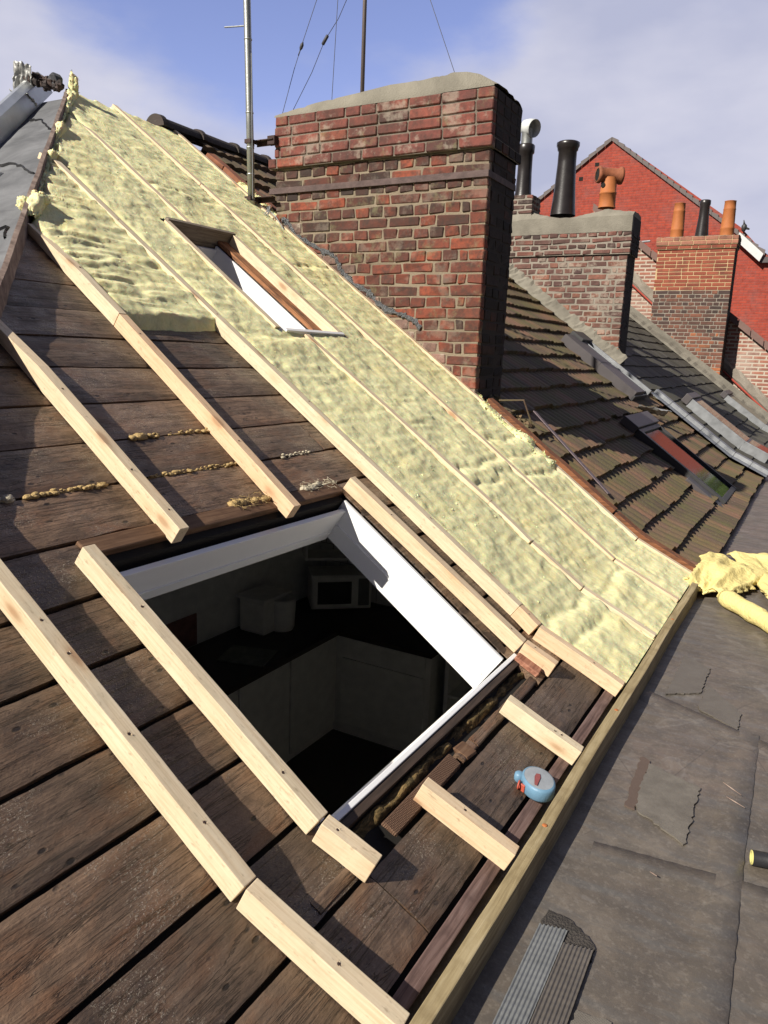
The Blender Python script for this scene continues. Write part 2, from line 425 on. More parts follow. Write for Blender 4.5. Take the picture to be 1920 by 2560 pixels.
M['foil'] = m_simple('crumpled_foil', (.40, .40, .38), .5, .6, .2, 10, .4)
M['tape_blue'] = m_simple('blue_plastic', (.13, .25, .36), .45, 0, .2, 26, .2)
M['tape_grey'] = m_simple('scuffed_grey_blue', (.25, .27, .29), .5, 0, .2, 30, .2)
M['red'] = m_simple('faded_red_plastic', (.42, .08, .05), .5)
M['foam'] = m_simple('expanding_foam', (.42, .29, .12), .7, 0, .4, 30, .6, .01)
M['foamw'] = m_simple('pale_foam', (.50, .44, .32), .7, 0, .3, 30, .6, .01)
M['black'] = m_simple('black_rubber', (.015, .015, .017), .5)
M['potblack'] = m_simple('black_glazed_clay', (.022, .018, .017), .33, 0, .5, 9, .2, .004, .5)
M['potred'] = m_simple('terracotta', (.38, .125, .036), .7, 0, .22, 12, .3)
M['potold'] = m_simple('sooty_terracotta', (.30, .10, .045), .75, 0, .6, 10, .4)
M['glass'] = NT('window_glass').fin((.012, .016, .016), .08, None, 0, .35)
M['frame_dk'] = m_simple('dark_window_frame', (.035, .035, .036), .5)
M['frame_gr'] = m_simple('grey_cladding', (.075, .066, .068), .5, .1)
M['frame_lt'] = m_simple('pale_aluminium', (.27, .28, .29), .5, .5, .35)

BR_OLD = [(p_, tuple(x * .9 for x in c_)) for p_, c_ in [(0.0, (.032, .022, .020)), (.25, (.065, .031, .025)), (.5, (.105, .038, .028)), (.8, (.165, .050, .033)), (1.0, (.24, .064, .036))]]
BR_RED = [(0.0, (.06, .034, .030)), (.35, (.135, .048, .040)), (.8, (.20, .062, .046)), (1.0, (.27, .08, .05))]
BR_PINK = [(0.0, (.07, .04, .038)), (.4, (.15, .075, .06)), (.8, (.22, .09, .06)), (1.0, (.30, .10, .045))]
BR_ORG = [(0.0, (.18, .048, .03)), (.5, (.22, .06, .036)), (1.0, (.27, .08, .047))]
BR_MIX = [(0.0, (.055, .036, .033)), (.45, (.12, .058, .043)), (.75, (.20, .08, .05)), (1.0, (.30, .11, .05))]
M['b_old'] = m_brick('old_dark_red_brick', BR_OLD, dirtamt=.8, lichen=.45, mortar_smear=.16)
M['b_red'] = m_brick('red_chimney_brick', BR_RED, dirtamt=.6, lichen=.4, mortar_smear=.4)
M['b_low'] = m_brick('mortar_smeared_brick', [(0.0, (.10, .075, .065)), (1.0, (.22, .13, .105))], mortar_smear=.6)
M['b_pink'] = m_brick('pale_pink_brick', BR_PINK, dirtamt=.35, mortar_smear=.45)
M['b_dark2'] = m_brick('sooty_brick', [(0.0, (.05, .035, .032)), (.6, (.12, .06, .05)), (1.0, (.2, .08, .06))], dirtamt=.4, mortar_smear=.2)
M['b_org'] = m_brick('new_orange_brick', BR_ORG, dirtamt=.12)
M['b_mix'] = m_brick('mixed_stock_brick', BR_MIX, dirtamt=.25)

def m_tile(name, a, b, c, moss, mossamt, rough=.8):
    t = NT(name); v = t.coord('Object'); r = t.attr(); n = t.noise(v, 18, 6, .65); n2 = t.noise(v, 4, 6, .65); n3 = t.noise(v, 60, 4)
    col = t.ramp(t.math('ADD', t.math('MULTIPLY', r, .6), t.math('MULTIPLY', n, .4)), [(.2, a), (.5, b), (.8, c)])
    col = t.mix(t.math('MULTIPLY', t.ramp(n2, [(.40, 0.0), (.62, 1.0)]), mossamt), col, moss)
    col = t.mix(t.ramp(t.vor(v, 30).outputs['Distance'], [(.05, .8), (.09, 0.0)]), col, (.25, .25, .2))
    return t.fin(col, rough, t.bump(t.math('ADD', n, n3), .6, .005), 0, .3)
M['tile'] = m_tile('mossy_clay_tile', (.085, .058, .042), (.125, .082, .056), (.19, .102, .064), (.105, .098, .036), .75)
M['tile2'] = m_tile('dark_clay_tile', (.045, .041, .036), (.07, .064, .056), (.10, .092, .08), (.08, .078, .04), .5)
M['ridge'] = m_tile('sooty_ridge_tile', (.03, .025, .024), (.055, .042, .038), (.09, .06, .05), (.05, .045, .03), .5)

# ------------------------------------------------------------------ roof frame of reference
A = 0.61967761; B = 0.4457304
KX, KZ = -.812, -.9906
CA, SA, CB, SB = math.cos(A), math.sin(A), math.cos(B), math.sin(B)
MA = (A + B) / 2; NK = 1 / math.cos((A - B) / 2)
def P(x, y, h=0.0):
    """point above roof at horizontal x of the batten-top profile, h perpendicular to it"""
    if x <= KX: bx, bz, nx, nz = x, KZ + (KX - x) * SA / CA, SA, CA
    else: bx, bz, nx, nz = x, KZ - (x - KX) * SB / CB, SB, CB
    if abs(x - KX) < 1e-6: nx, nz = math.sin(MA) * NK, math.cos(MA) * NK
    return Vector((bx + nx * h, y, bz + nz * h))
def frame(x, y, h=0, low=None):
    """matrix: local X downslope, Y along the eave, Z normal"""
    lo = (x > KX) if low is None else low
    a = B if lo else A
    o = P(x, y, h) if abs(x - KX) > 1e-6 else Vector((x + math.sin(a) * h, y, KZ + math.cos(a) * h))
    Mx = Matrix(((math.cos(a), 0, math.sin(a), o.x), (0, 1, 0, o.y), (-math.sin(a), 0, math.cos(a), o.z), (0, 0, 0, 1)))
    return Mx
def hipy(x): return 1.663 - .96 * (x + 2.47)
DH = -.058                                           # deck surface below the batten tops

# ------------------------------------------------------------------ ground and the flat roof
def quadmesh(name, pts, mat, **k):
    mb = MB(); mb.add(pts, [tuple(range(len(pts)))]); return mb.build(name, mat, recalc=False, **k)
g = quadmesh('ground', [(-600, -600, -9), (600, -600, -9), (600, 900, -9), (-600, 900, -9)], m_simple('street_ground', (.09, .09, .085), .9, scale=.05))
tag(g, kind='structure')

def m_felt():
    t = NT('roofing_felt'); v = t.coord('Object')
    n = t.noise(v, 5, 7, .62, .4); n2 = t.noise(v, 160, 3); big = t.noise(v, 1.6, 5, .6, .3); st = t.noise(t.coord('Object', (3, 14, 1), (0, 0, -.5)), 1.7, 6, .6, .5)
    col = t.ramp(n, [(.3, (.070, .057, .044)), (.5, (.105, .086, .066)), (.7, (.145, .122, .096))])
    col = t.mix(t.ramp(st, [(.50, 0.0), (.66, .75)]), col, (.095, .089, .078))
    col = t.mix(t.ramp(big, [(.48, 0.0), (.7, .6)]), col, (.135, .098, .078))
    sm_ = t.noise(v, 13, 7, .72); col = t.mix(t.math('MULTIPLY', t.ramp(sm_, [(.44, 1.0), (.56, 0.0)]), .45), col, (.055, .048, .040))
    gr_ = t.noise(v, 70, 3, .7); col = t.mix(t.math('MULTIPLY', t.ramp(gr_, [(.52, 0.0), (.70, 1.0)]), .35), col, (.21, .185, .155))
    ring = t.ramp(t.noise(v, 3.3, 3, .5, .8), [(.600, 0.0), (.618, .22), (.64, .06), (.70, 0.0)])
    col = t.mix(ring, col, (.24, .22, .20))
    crack = t.ramp(t.vor(t.coord('Object', (1, .6, 1)), 3.2, 'DISTANCE_TO_EDGE').outputs['Distance'], [(0.0, .6), (.007, 0.0)])
    col = t.mix(t.math('MULTIPLY', crack, t.ramp(big, [(.45, 0.0), (.55, .8)])), col, (.03, .027, .025))
    h = t.math('ADD', n, t.math('MULTIPLY', n2, .25))
    return t.fin(col, t.ramp(st, [(.4, .6), (.6, .42)]), t.bump(h, .5, .006), 0, .5)
M['felt'] = m_felt()
FZ = -1.225
fr = MB()
xs = np.concatenate([np.linspace(-.62, 1.2, 92), np.linspace(1.4, 4, 8)]); ys = np.concatenate([np.linspace(-1, 6, 220), np.linspace(6.2, 34, 90)])
X, Y = np.meshgrid(xs, ys, indexing='ij')
Z = FZ + (fbm(X * 3, Y * 3, 1.5, 4) - .5) * .008 - .002
fr.grid([[(X[i, k], Y[i, k], Z[i, k]) for k in range(len(ys))] for i in range(len(xs))])
o = fr.build('flat_roof', M['felt'], smooth=True, recalc=False); tag(o, kind='structure')
if o.data.polygons[0].normal.z < 0: o.data.flip_normals()
M['building'] = m_simple('rendered_wall', (.25, .2, .17), .9)
bw = MB(); bw.box(-.55, 4, -1, 34, -9, -1.275)
o = bw.build('lower_building', M['building'], bevel=0); tag(o, 'rendered wall of the lower wing under the flat felt roof', 'building')

# ------------------------------------------------------------------ deck of weathered boards
SX = [-.5285, -.690, -.842, -.995, -1.139, -1.284, -1.425, -1.566, -1.710, -1.854, -1.998, -2.150, -2.292, -2.430, -2.57, -2.713]
while SX[-1] > -4.3: SX.append(SX[-1] - .145)
BIG = (-1.520, -.742, 1.262, 2.418)                  # opening in the deck  x0 x1 y0 y1
SML = (-3.095, -2.340, 3.075, 3.485)
house = empty('roof', (KX, 2.0, KZ), 'stripped roof slope of dark weathered boards around the open kitchen skylight', 'roof')
dv_, df_, dr_ = [], [], []
def board(x_lo, x_hi, y0, y1, seed, r, bevel_l=None, slant=False):
    """x_hi is downslope edge"""
    nx = 11; dy = .014 if (x_hi > -2.6 and y0 < 2.6) else .03
    ny = max(2, int((y1 - y0) / dy) + 1)
    gap = .0055 if x_hi > -1.6 else .0036
    u = np.linspace(0, 1, nx); vv = np.linspace(y0, y1, ny)
    Uu, V = np.meshgrid(u, vv, indexing='ij')
    e0 = x_lo + gap * (0.5 + .7 * fbm(vv * 7, vv * 0 + seed, 3.0) + .5 * fbm(vv * 40, vv * 0 + seed, 6.0)); e1 = x_hi - gap * (0.4 + 1.0 * fbm(vv * 7, vv * 0 + seed + 5, 8.0) + 1.5 * np.maximum(0, vnoise(vv * 16, vv * 0 + seed, 3.) - .75))
    Xx = e0[None, :] + (e1 - e0)[None, :] * Uu
    if slant:
        ysx = np.maximum(-.6, hipy(Xx) + .014); V = ysx + (y1 - ysx) * (V - y0) / (y1 - y0)
    H = DH + (fbm(Xx * 14, V * 3.5, seed, 4) - .5) * .010 + (fbm(Xx * 60, V * 9, seed + 3, 3) - .5) * .004
    H -= .004 * (np.abs(Uu - .5) * 2) ** 6
    tilt = (random.random() - .5) * .006; H = H + tilt * (Uu - .5)
    b = len(dv_)
    for i in range(nx):
        for k in range(ny): dv_.append(tuple(P(Xx[i, k], V[i, k], H[i, k])))
    for i in range(nx - 1):
        for k in range(ny - 1):
            df_.append((b + i * ny + k, b + (i + 1) * ny + k, b + (i + 1) * ny + k + 1, b + i * ny + k + 1)); dr_.append(r)
    # edges down
    for i, sgn in ((0, 0), (nx - 1, 1)):
        b2 = len(dv_)
        for k in range(ny): dv_.append(tuple(P(Xx[i, k], V[i, k], DH - .024)))
        for k in range(ny - 1):
            f = (b + i * ny + k, b + i * ny + k + 1, b2 + k + 1, b2 + k)
            df_.append(f if sgn else tuple(reversed(f))); dr_.append(r)
    for k in (0, ny - 1):
        b2 = len(dv_)
        for i in range(nx): dv_.append(tuple(P(Xx[i, k], V[i, k], DH - .024)))
        for i in range(nx - 1):
            f = (b + i * ny + k, b2 + i, b2 + i + 1, b + (i + 1) * ny + k)
            df_.append(f if k == 0 else tuple(reversed(f))); dr_.append(r)
for q in range(len(SX) - 1):
    hi, lo = SX[q], SX[q + 1]
    ys0 = max(hipy((hi + lo) / 2) + .01, -.6); yend = 4.46
    segs = [(ys0, yend)]
    def cut(segs, a, b):
        out = []
        for s0, s1 in segs:
            if b <= s0 or a >= s1: out.append((s0, s1)); continue
            if a > s0: out.append((s0, a))
            if b < s1: out.append((b, s1))
        return out
    if hi > BIG[0] - .04 and lo < BIG[1] + .03 and not (lo < -1.7) and q >= 1 + 0:
        if lo >= -1.60 and hi <= -.66: segs = cut(segs, BIG[2] - .01, BIG[3])
    if hi > SML[0] + .02 and lo < SML[1] - .02: segs = cut(segs, SML[2], SML[3])
    # butt joints in a few boards
    for s0, s1 in segs:
        cuts = [s0]
        yj = s0 + random.uniform(1.3, 3.0)
        if s1 - s0 > 2.2 and yj < s1 - .5: cuts.append(yj)
        cuts.append(s1)
        for c0, c1 in zip(cuts, cuts[1:]):
            board(lo, hi, c0 + .002, c1 - .002, q * 3.7 + c0, random.random(), slant=(c0 == ys0))
    # strip of boards kept above / below the opening
    if hi <= -1.42 and lo >= -1.58: pass
# partial strips beside the opening edge (x from -.742 down to seam -.690)
board(-.735, -.694, BIG[2] - .3 + .13, 1.30, 91.0, .3)
board(-.735, -.694, 1.79, 1.88, 93.0, .6)
board(-.735, -.694, 1.885, 2.10, 94.0, .75)
board(-.735, -.694, 2.12, 2.418, 92.0, .4)
me = bpy.data.meshes.new('deck'); me.from_pydata(dv_, [], df_); me.update()
a_ = me.attributes.new('rnd', 'FLOAT', 'FACE'); a_.data.foreach_set('value', np.array(dr_, dtype=np.float32))
o = link('deck', me, M['deck'], house, smooth=False)
# dark sarking under the gaps, with the two openings left free
sk = MB()
def under(x0, x1, y0, y1, h=-.085, mb=sk):
    xsn = [x0, x1] if not (x0 < KX < x1) else [x0, KX, x1]
    for p, q_ in zip(xsn, xsn[1:]): mb.add([P(p, y0, h), P(q_, y0, h), P(q_, y1, h), P(p, y1, h)], [(0, 1, 2, 3)])
yl, yr = -.7, 4.46
def strips(x0, x1, holes):
    yy = -.2 if x0 > -1 else None
    h0, h1 = max(-.5, hipy(x0) + .012), max(-.5, hipy(x1) + .012)
    segs = [(h0, yr)]
    for a, b in holes: segs = cut(segs, a, b)
    for i_, (a, b) in enumerate(segs):
        ya, yb = (h0, h1) if i_ == 0 else (a, a)
        if x0 < KX < x1: under(x0, x1, a, b); continue
        sk.add([P(x0, ya, -.085), P(x1, yb, -.085), P(x1, b, -.085), P(x0, b, -.085)], [(0, 1, 2, 3)])
step = -4.35
edges = sorted(set([-4.35, SML[0] - .0, SML[1] + .0, BIG[0] - .02, BIG[1] - .052, -.53, -.5] + list(np.arange(-4.3, -.8, .1))))
for x0, x1 in zip(edges, edges[1:]):
    xm = (x0 + x1) / 2; holes = []
    if SML[0] - .001 < xm < SML[1] + .001: holes.append((SML[2], SML[3] - .02))
    if BIG[0] - .021 < xm < BIG[1] - .05: holes.append((BIG[2], BIG[3] - .01))
    strips(x0, x1, holes)
o = sk.build('underlay', M['void'], house, recalc=False)

# header beam above the opening
hb = MB(); L = 1.185
hb.box(0, .053, 0, L, -.05, 0)
for v_ in range(1): pass
o = hb.build('header_beam', M['header'], house, M=frame(-1.568 + .004, 1.238, DH + .006), bevel=.004); o['label'] = 'brown sawn beam along the top of the skylight opening'
# trim along right side of the opening
tr = MB(); tr.box(0, .93, 0, .046, -.05, .0)
o = tr.build('side_trim', M['dkwood'], house, M=frame(-1.52, 2.420, DH - .002), bevel=.003)

# hip board
hp = MB()
ends = [(-4.36, .0), (-3.9, 0), (-3.4, 0), (-2.9, 0), (-2.4, 0), (-1.9, 0), (-1.4, 0), (-.9, 0), (-.5, 0)]
dirh = Vector((1, -.96, -.713)).normalized(); side = Vector((.69, .72, 0))
ring = []
for k in range(40):
    x = -4.34 + 3.9 * k / 39
    j = random.uniform(-.005, .005)
    c = P(x, hipy(x), 0); c.z += .004 + j
    ring.append([c + side * .009 + Vector((0, 0, 0)), c - side * .009 + Vector((0, 0, .004)), c - side * .016 - Vector((0, 0, .13)), c + side * .014 - Vector((0, 0, .13))])
hp.grid(ring, .5, closed_v=True)
o = hp.build('hip_board', M['hipboard'], house); o['label'] = 'weathered grey hip board between the felt slope and the bare boards'
# hip-end slope covered with grey felt
HT = .744
def HP(x, y, h=0.0):
    n_ = Vector((0, -HT, 1)).normalized(); return Vector((x, y, .193 + HT * (y - 1.663) - .03)) + n_ * h
def m_greyfelt():
    t = NT('grey_mineral_felt'); v = t.coord('Object'); n = t.noise(v, 4, 6, .6, .4); f = t.noise(v, 120, 3); s2 = t.noise(t.coord('Object', (2, 9, 9)), 2, 5)
    col = t.ramp(n, [(.3, (.075, .077, .082)), (.7, (.16, .163, .17))]); col = t.mix(t.ramp(s2, [(.55, 0.0), (.7, .5)]), col, (.06, .06, .065))
    return t.fin(col, .8, t.bump(t.math('ADD', n, t.math('MULTIPLY', f, .3)), .5, .01), 0, .3)
M['greyfelt'] = m_greyfelt()
hs = MB(); N = 40
def leftx(y): return -4.78 + (3.70 - y) * .66 if y < 3.70 else -4.78
rows = []
for i in range(N + 1):
    y = -.55 + (3.42 + .55) * i / N
    xr = -4.30 - (y - 3.42) / .96
    xl = -7.2
    rows.append([HP(xl + (xr - xl) * k / 20, y, (random.random() - .5) * .008) for k in range(21)])
hs.grid(rows, .5)
o = hs.build('hip_slope', M['greyfelt'], house, smooth=True); o['label'] = 'grey felted hip slope falling away to the left'
lap = MB()
for (x0, y0), (x1, y1) in (((-4.27, 3.14), (-3.86, 2.98)), ((-3.80, 2.60), (-3.35, 2.49)), ((-2.98, 2.02), (-2.86, 1.98)), ((-3.9, 1.62), (-2.6, 1.50))):
    pr = []
    for k in range(13):
        t_ = k / 12; xx = x0 + (x1 - x0) * t_; yy = y0 + (y1 - y0) * t_ + random.uniform(-.008, .008) + (.02 * math.sin(5 * t_))
        pr.append([HP(xx, yy, .012), HP(xx, yy - .004, .001), HP(xx, yy + .007, .001)])
    lap.grid(pr, .4, closed_v=True)
lap.build('felt_lap', M['black'], house)
# ------------------------------------------------------------------ zinc upstand, foil and debris at the top of the hip
zb = MB()
pts = [HP(-4.66, 3.55, 0), HP(-4.22, 2.86, 0), HP(-3.6, 1.9, 0)]
prof = [(-.045, .0), (-.045, .10), (-.02, .135), (.02, .135), (.045, .10), (.045, 0)]
d_ = (pts[1] - pts[0]).normalized(); up_ = Vector((0, -HT, 1)).normalized(); sd_ = d_.cross(up_).normalized()
zb.grid([[p - sd_ * a + up_ * b for a, b in prof] for p in pts], .5, closed_v=True)
o = zb.build('zinc_upstand', M['zinc'], smooth=False); tag(o, 'pale zinc covered upstand running down beside the grey felt slope', 'flashing')
zb = MB()
zb.grid([[p - sd_ * (a * 1.0) + up_ * (b * .55) + Vector((-.55, .12, -.04)) for a, b in prof] for p in [pts[0] + Vector((0, .0, -.02)), pts[1], pts[2]]], .5, closed_v=True)
o = zb.build('zinc_upstand', M['foil']); tag(o, 'second silvery upstand at the far left edge behind the pale zinc one', 'flashing')
def crumple(name, c, w, h_, mat, label, cat, q=(0, 0, 0), amp=.03, folds=22, n=26):
    mb = MB(); rows = []
    R_ = Matrix.Rotation(q[2], 3, 'Z') @ Matrix.Rotation(q[0], 3, 'X') @ Matrix.Rotation(q[1], 3, 'Y')
    for i in range(n):
        row = []
        for k in range(n):
            u_, v_ = i / (n - 1) - .5, k / (n - 1) - .5
            z = amp * (2 * float(fbm(u_ * 4 + 9, v_ * 4 + c[0], 1.0)) - 1) + .006 * math.sin(folds * u_ * 6 + v_ * 3) * (v_ < .1)
            ed = 1 + .25 * (float(vnoise(u_ * 7 + c[1], v_ * 7, 4.)) - .5)
            row.append(Vector(c) + R_ @ Vector((u_ * w * ed, z, v_ * h_ * ed)))
        rows.append(row)
    mb.grid(rows, .5)
    o = mb.build(name, mat, smooth=True); s_ = o.modifiers.new('s', 'SOLIDIFY'); s_.thickness = .003
    return tag(o, label, cat)
crumple('foil_sheet', (-4.58, 3.32, 1.575), .13, .19, M['foil'], 'crumpled silver foil sheet standing at the top left of the hip', 'foil', (0.2, .25, .35))
crumple('foil_sheet', (-4.52, 3.27, 1.455), .13, .09, M['foil'], 'small bright pleated piece of foil lying under the crumpled sheet', 'foil', (.9, .2, .2), .02, 34)
mb = MB()
for k in range(26):
    t_ = k / 25; c = Vector((-4.56, 3.36, 1.60)).lerp(Vector((-4.34, 3.42, 1.545)), t_)
    mb.blob(c + Vector((random.uniform(-.02, .02),) * 3), random.uniform(.012, .030), n=5, nz=.4)
o = mb.build('ridge_debris', M['ridge']); tag(o, 'broken sooty ridge mortar and torn felt heaped at the hip top', 'debris')
mb = MB(); mb.cbox(-4.44, -4.36, 3.38, 3.46, 1.54, 1.625, .02, jit=.012)
o = mb.build('ridge_cap', M['greyfelt'], smooth=False); tag(o, 'small grey cap piece on the hip top beside the foil', 'flashing')

# ------------------------------------------------------------------ skylight linings
lin = empty('skylight_lining', tuple(P(-1.15, 1.85, -.1)), 'white boarded lining framing the large open skylight over the kitchen', 'window frame')
def panel(name, x0, x1, y0, y1, h0, h1, th, par, mat=M['white'], axis='y', **k):
    """boards standing perpendicular to the slope; axis 'y' = long side along y at x0 ; 'x' = long side along slope at y0"""
    mb = MB(); Fm = frame(x0, y0, 0)
    Ls = (x1 - x0) / CA
    if axis == 'y': mb.box(-th, 0, 0, y1 - y0, h1, h0)
    else: mb.box(0, Ls, 0, th, h1, h0)
    return mb.build(name, mat, par, M=Fm, bevel=.002, **k)
panel('head_panel', -1.470, 0, 1.285, 2.402, -.098, -.25, .018, lin)
panel('head_gap_shade', -1.500, 0, 1.262, 2.416, -.075, -.25, .030, lin, mat=M['void'])  # dark strip standing in for the shaded void under the header
panel('side_panel', -1.497, -.815, 2.402, 0, -.070, -.24, .016, lin, axis='x')
panel('side_panel', -1.497, -.815, 1.270, 0, -.062, -.24, .016, lin, axis='x')
panel('bottom_panel', -.800, 0, 1.270, 2.465, -.050, -.24, .015, lin)
mb = MB(); Lx = (1.497 - .815) / CA                              # rebate line on the panels
mb.box(.001, .006, .002, 1.115, -.205, -.200); o = mb.build('rebate', M['white'], lin, M=frame(-1.470, 1.285, 0))
mb = MB(); mb.box(.02, Lx - .02, -.006, .0, -.172, -.166); mb.build('rebate', M['white'], lin, M=frame(-1.497, 2.402, 0))
# mastic-dark batten behind the bottom panel + mineral wool packed in the gap
mb = MB(); mb.box(0.0, .02, 0, 1.18, -.12, -.0535); o = mb.build('packing_strip', M['dkwood'], lin, M=frame(-.796, 1.27, 0, True))
def m_dirtywool():
    t = NT('dirty_mineral_wool'); v = t.coord('Object', (14, 5, 10)); n = t.noise(v, 3, 6, .7, 1.0)
    col = t.ramp(n, [(.35, (.02, .015, .01)), (.5, (.10, .075, .035)), (.62, (.26, .17, .07)), (.72, (.34, .30, .17))])
    return t.fin(col, .95, t.bump(n, 1, .01), 0, .1)
M['dwool'] = m_dirtywool()
ws = MB(); rows = []
for i in range(12):
    row = []
    for k in range(110):
        u_ = i / 11; y = 1.18 + 1.26 * k / 109
        h = -.098 + .045 * float(fbm(u_ * 3, y * 14, 2., 4)) - .03 * (2 * abs(u_ - .5)) ** 2
        row.append(P(-.785 + .05 * u_, y, h))
    rows.append(row)
ws.grid(rows, .5); o = ws.build('gap_wool', M['dwool'], smooth=True, recalc=False); tag(o, 'dirty brown mineral wool stuffed in the gap below the large skylight', 'insulation')

lin2 = empty('skylight_lining', tuple(P(-2.7, 3.3, -.1)), 'white lining boards inside the small upper skylight between the wool', 'window frame')
panel('side_panel', -3.085, -2.345, 3.462, 0, -.082, -.62, .014, lin2, axis='x')
panel('side_panel', -3.085, -2.345, 3.070, 0, -.082, -.62, .014, lin2, axis='x')
panel('head_panel', -3.07, 0, 3.082, 3.464, -.10, -.62, .014, lin2)
panel('bottom_panel', -2.345, 0, 3.082, 3.464, -.05, -.62, .014, lin2)
mb = MB(); Lx = (3.085 - 2.345) / CA; mb.box(-.03, Lx + .02, 0.0, .075, -.075, -.054)
o = mb.build('old_rafter', M['oldlath'], lin2, M=frame(-3.085, 3.478, 0)); o['label'] = 'orange brown old rafter edge beside the white board'
# battens framing the small skylight
def plank(name, M_, bx, mat, label, cat, group=None, bev=.002):
    mb = MB(); mb.box(*bx); o = mb.build(name, mat, M=M_, bevel=bev); return tag(o, label, cat, group)
plank('trimmer', frame(-3.118, 3.062, 0), (0, .026, 0, .53, -.11, .004), M['eavegrey'], 'brown cross timber closing the top of the small skylight', 'timber')
plank('trimmer', frame(-2.34, 3.075, 0), (-.004, .018, 0, .525, -.065, .002), M['white'], 'pale cross strip closing the bottom of the small skylight', 'timber')

# ------------------------------------------------------------------ battens
GB = 'new pine battens nailed down the roof slope'
nb = 0
def batten(x0, x1, yr0, yr1, label, low=False, mat=None, taper=0, w=.038, hgt=.057, screws=(), group=GB, parts=True):
    """x0 upslope end; yr = y of the right top edge at both ends"""
    global nb
    nb += 1
    a = B if low else A; ca = math.cos(a)
    Lb = (x1 - x0) / ca
    Mx = frame(x0, yr0, 0, low)
    sk_ = math.atan2(yr1 - yr0, Lb); Mx = Mx @ Matrix.Rotation(sk_, 4, 'Z')
    mb = MB(); n = max(4, int(Lb / .06)); rows = []
    bow = random.uniform(-.003, .003)
    for k in range(n + 1):
        t_ = k / n; xx = Lb * t_; top = 0.0; bot = -hgt
        if taper and xx < taper: top = -hgt * (1 - xx / taper) * .45
        b = bow * math.sin(math.pi * t_) + random.uniform(-.0006, .0006)
        miter = 0
        rows.append([(xx, b, top), (xx, b - w, top + random.uniform(-.0006, .0006)), (xx, b - w, bot), (xx, b, bot)])
    b0 = len(mb.v); mb.grid(rows, .5, closed_v=True)
    mb.f.append((b0, b0 + 1, b0 + 2, b0 + 3)); mb.r.append(.5); e = b0 + n * 4; mb.f.append((e + 3, e + 2, e + 1, e)); mb.r.append(.5)
    o = mb.build('batten', mat or M['pine'], M=Mx, bevel=.0018)
    tag(o, label, 'batten', group)
    for sx in screws:
        s = MB(); xx = (sx - x0) / ca; yy = -w * random.uniform(.35, .65)
        s.lathe((xx, yy, 0), [(.0001, .0005), (.0030, .0006), (.0038, .0004), (.0038, -.002)], 10)
        so_ = s.build('screw', M['rust_dk'], smooth=True, M=Mx); so_.parent = o; so_.matrix_parent_inverse = Mx.inverted()
        s = MB()
        for q in range(7):
            an = random.uniform(0, 6.28); L2 = random.uniform(.006, .012); s.add([(xx + .003 * math.cos(an), yy + .003 * math.sin(an), .0003), (xx + .004 * math.cos(an + .5), yy + .004 * math.sin(an + .5), .0003), (xx + L2 * math.cos(an + .2), yy + L2 * .6 * math.sin(an + .2), random.uniform(.001, .0035))], [(0, 1, 2)])
        sp_ = s.build('torn_rim', M['pine'], M=Mx, recalc=False); sp_.parent = so_; sp_.matrix_parent_inverse = Mx.inverted()
        for q in range(0): s.box(xx + random.uniform(-.012, .01), xx + random.uniform(-.012, .012) + .006, yy - .004, yy + .004, -.001, random.uniform(.0015, .004))
    return o
batten(-1.80, -.8145, .985, 1.001, 'batten left of the large skylight opening, reaching off the left frame edge', screws=(-1.38, -1.30, -1.12, -.93))
batten(-.8125, -.486, 1.001, 1.026, 'lowest batten of all, lower length running to the near end of the eave', True, screws=(-.62,))
batten(-1.514, -.8150, 1.228, 1.246, 'batten along the left edge of the large opening, sawn square at its top', screws=(-1.34, -.92,))
batten(-.8115, -.683, 1.245, 1.261, 'short stub batten at the lower left corner of the large opening', True, screws=(-.78,))
batten(-2.335, -1.497, 1.556, 1.538, 'batten ending just above the left part of the brown beam', taper=.3, screws=(-2.0, -1.7, -1.56))
batten(-2.875, -2.352, 2.118, 2.100, 'tapered upper length of the batten left of the cut wool batt', taper=.35, screws=(-2.6,))
batten(-2.349, -1.478, 2.100, 2.046, 'long pinkish batten below the cut wool, ending above the brown beam', mat=M['pine2'], screws=(-2.25, -1.75))
batten(-1.536, -.8075, 2.478, 2.514, 'batten along the right edge of the large opening', screws=(-1.36, -.86))
batten(-.8045, -.686, 2.516, 2.518, 'short stub batten at the lower right corner of the large opening', True, mat=M['pine2'], screws=(-.77,))
batten(-3.50, -.8985, 2.657, 2.706, 'longest bare batten, dividing boards from the glass wool', taper=.12, screws=(-3.0, -2.4, -1.9, -1.3, -.95))
batten(-.8955, -.8145, 2.704, 2.698, 'small filler batten piece just above the roof kink beside the wool', mat=M['pine2'], screws=(-.86,))
batten(-.8105, -.486, 2.694, 2.706, 'pinkish lower batten from the roof kink to the eave beside the wool', True, mat=M['pine2'], screws=(-.6,))
batten(-.722, -.484, 2.131, 2.147, 'short batten between the large opening and eave, farther from the blue case', True, screws=(-.55, -.57))
batten(-.726, -.484, 1.561, 1.582, 'short batten between the large opening and eave, left of the blue case', True, screws=(-.62,))
GW = 'pine battens showing between strips of glass wool'
batten(-4.0, -3.120, 3.262, 3.262, 'batten in the wool above the small skylight', taper=.15, group=GW)
batten(-2.313, -1.278, 3.244, 3.292, 'batten in the wool starting under the small skylight', group=GW, screws=(-2.0, -1.6))
batten(-1.275, -1.060, 3.292, 3.276, 'short middle length of the batten below the small skylight', group=GW)
batten(-1.056, -.8145, 3.276, 3.298, 'short length above the kink in the batten below the small skylight', group=GW)
batten(-.8105, -.486, 3.298, 3.306, 'eave length of the batten below the small skylight', True, group=GW)
batten(-3.09, -2.349, 3.066, 3.054, 'batten forming the left side of the small skylight', group=GW)
batten(-3.09, -2.345, 3.600, 3.598, 'broad bright batten forming the right side of the small skylight', group=GW, hgt=.075)
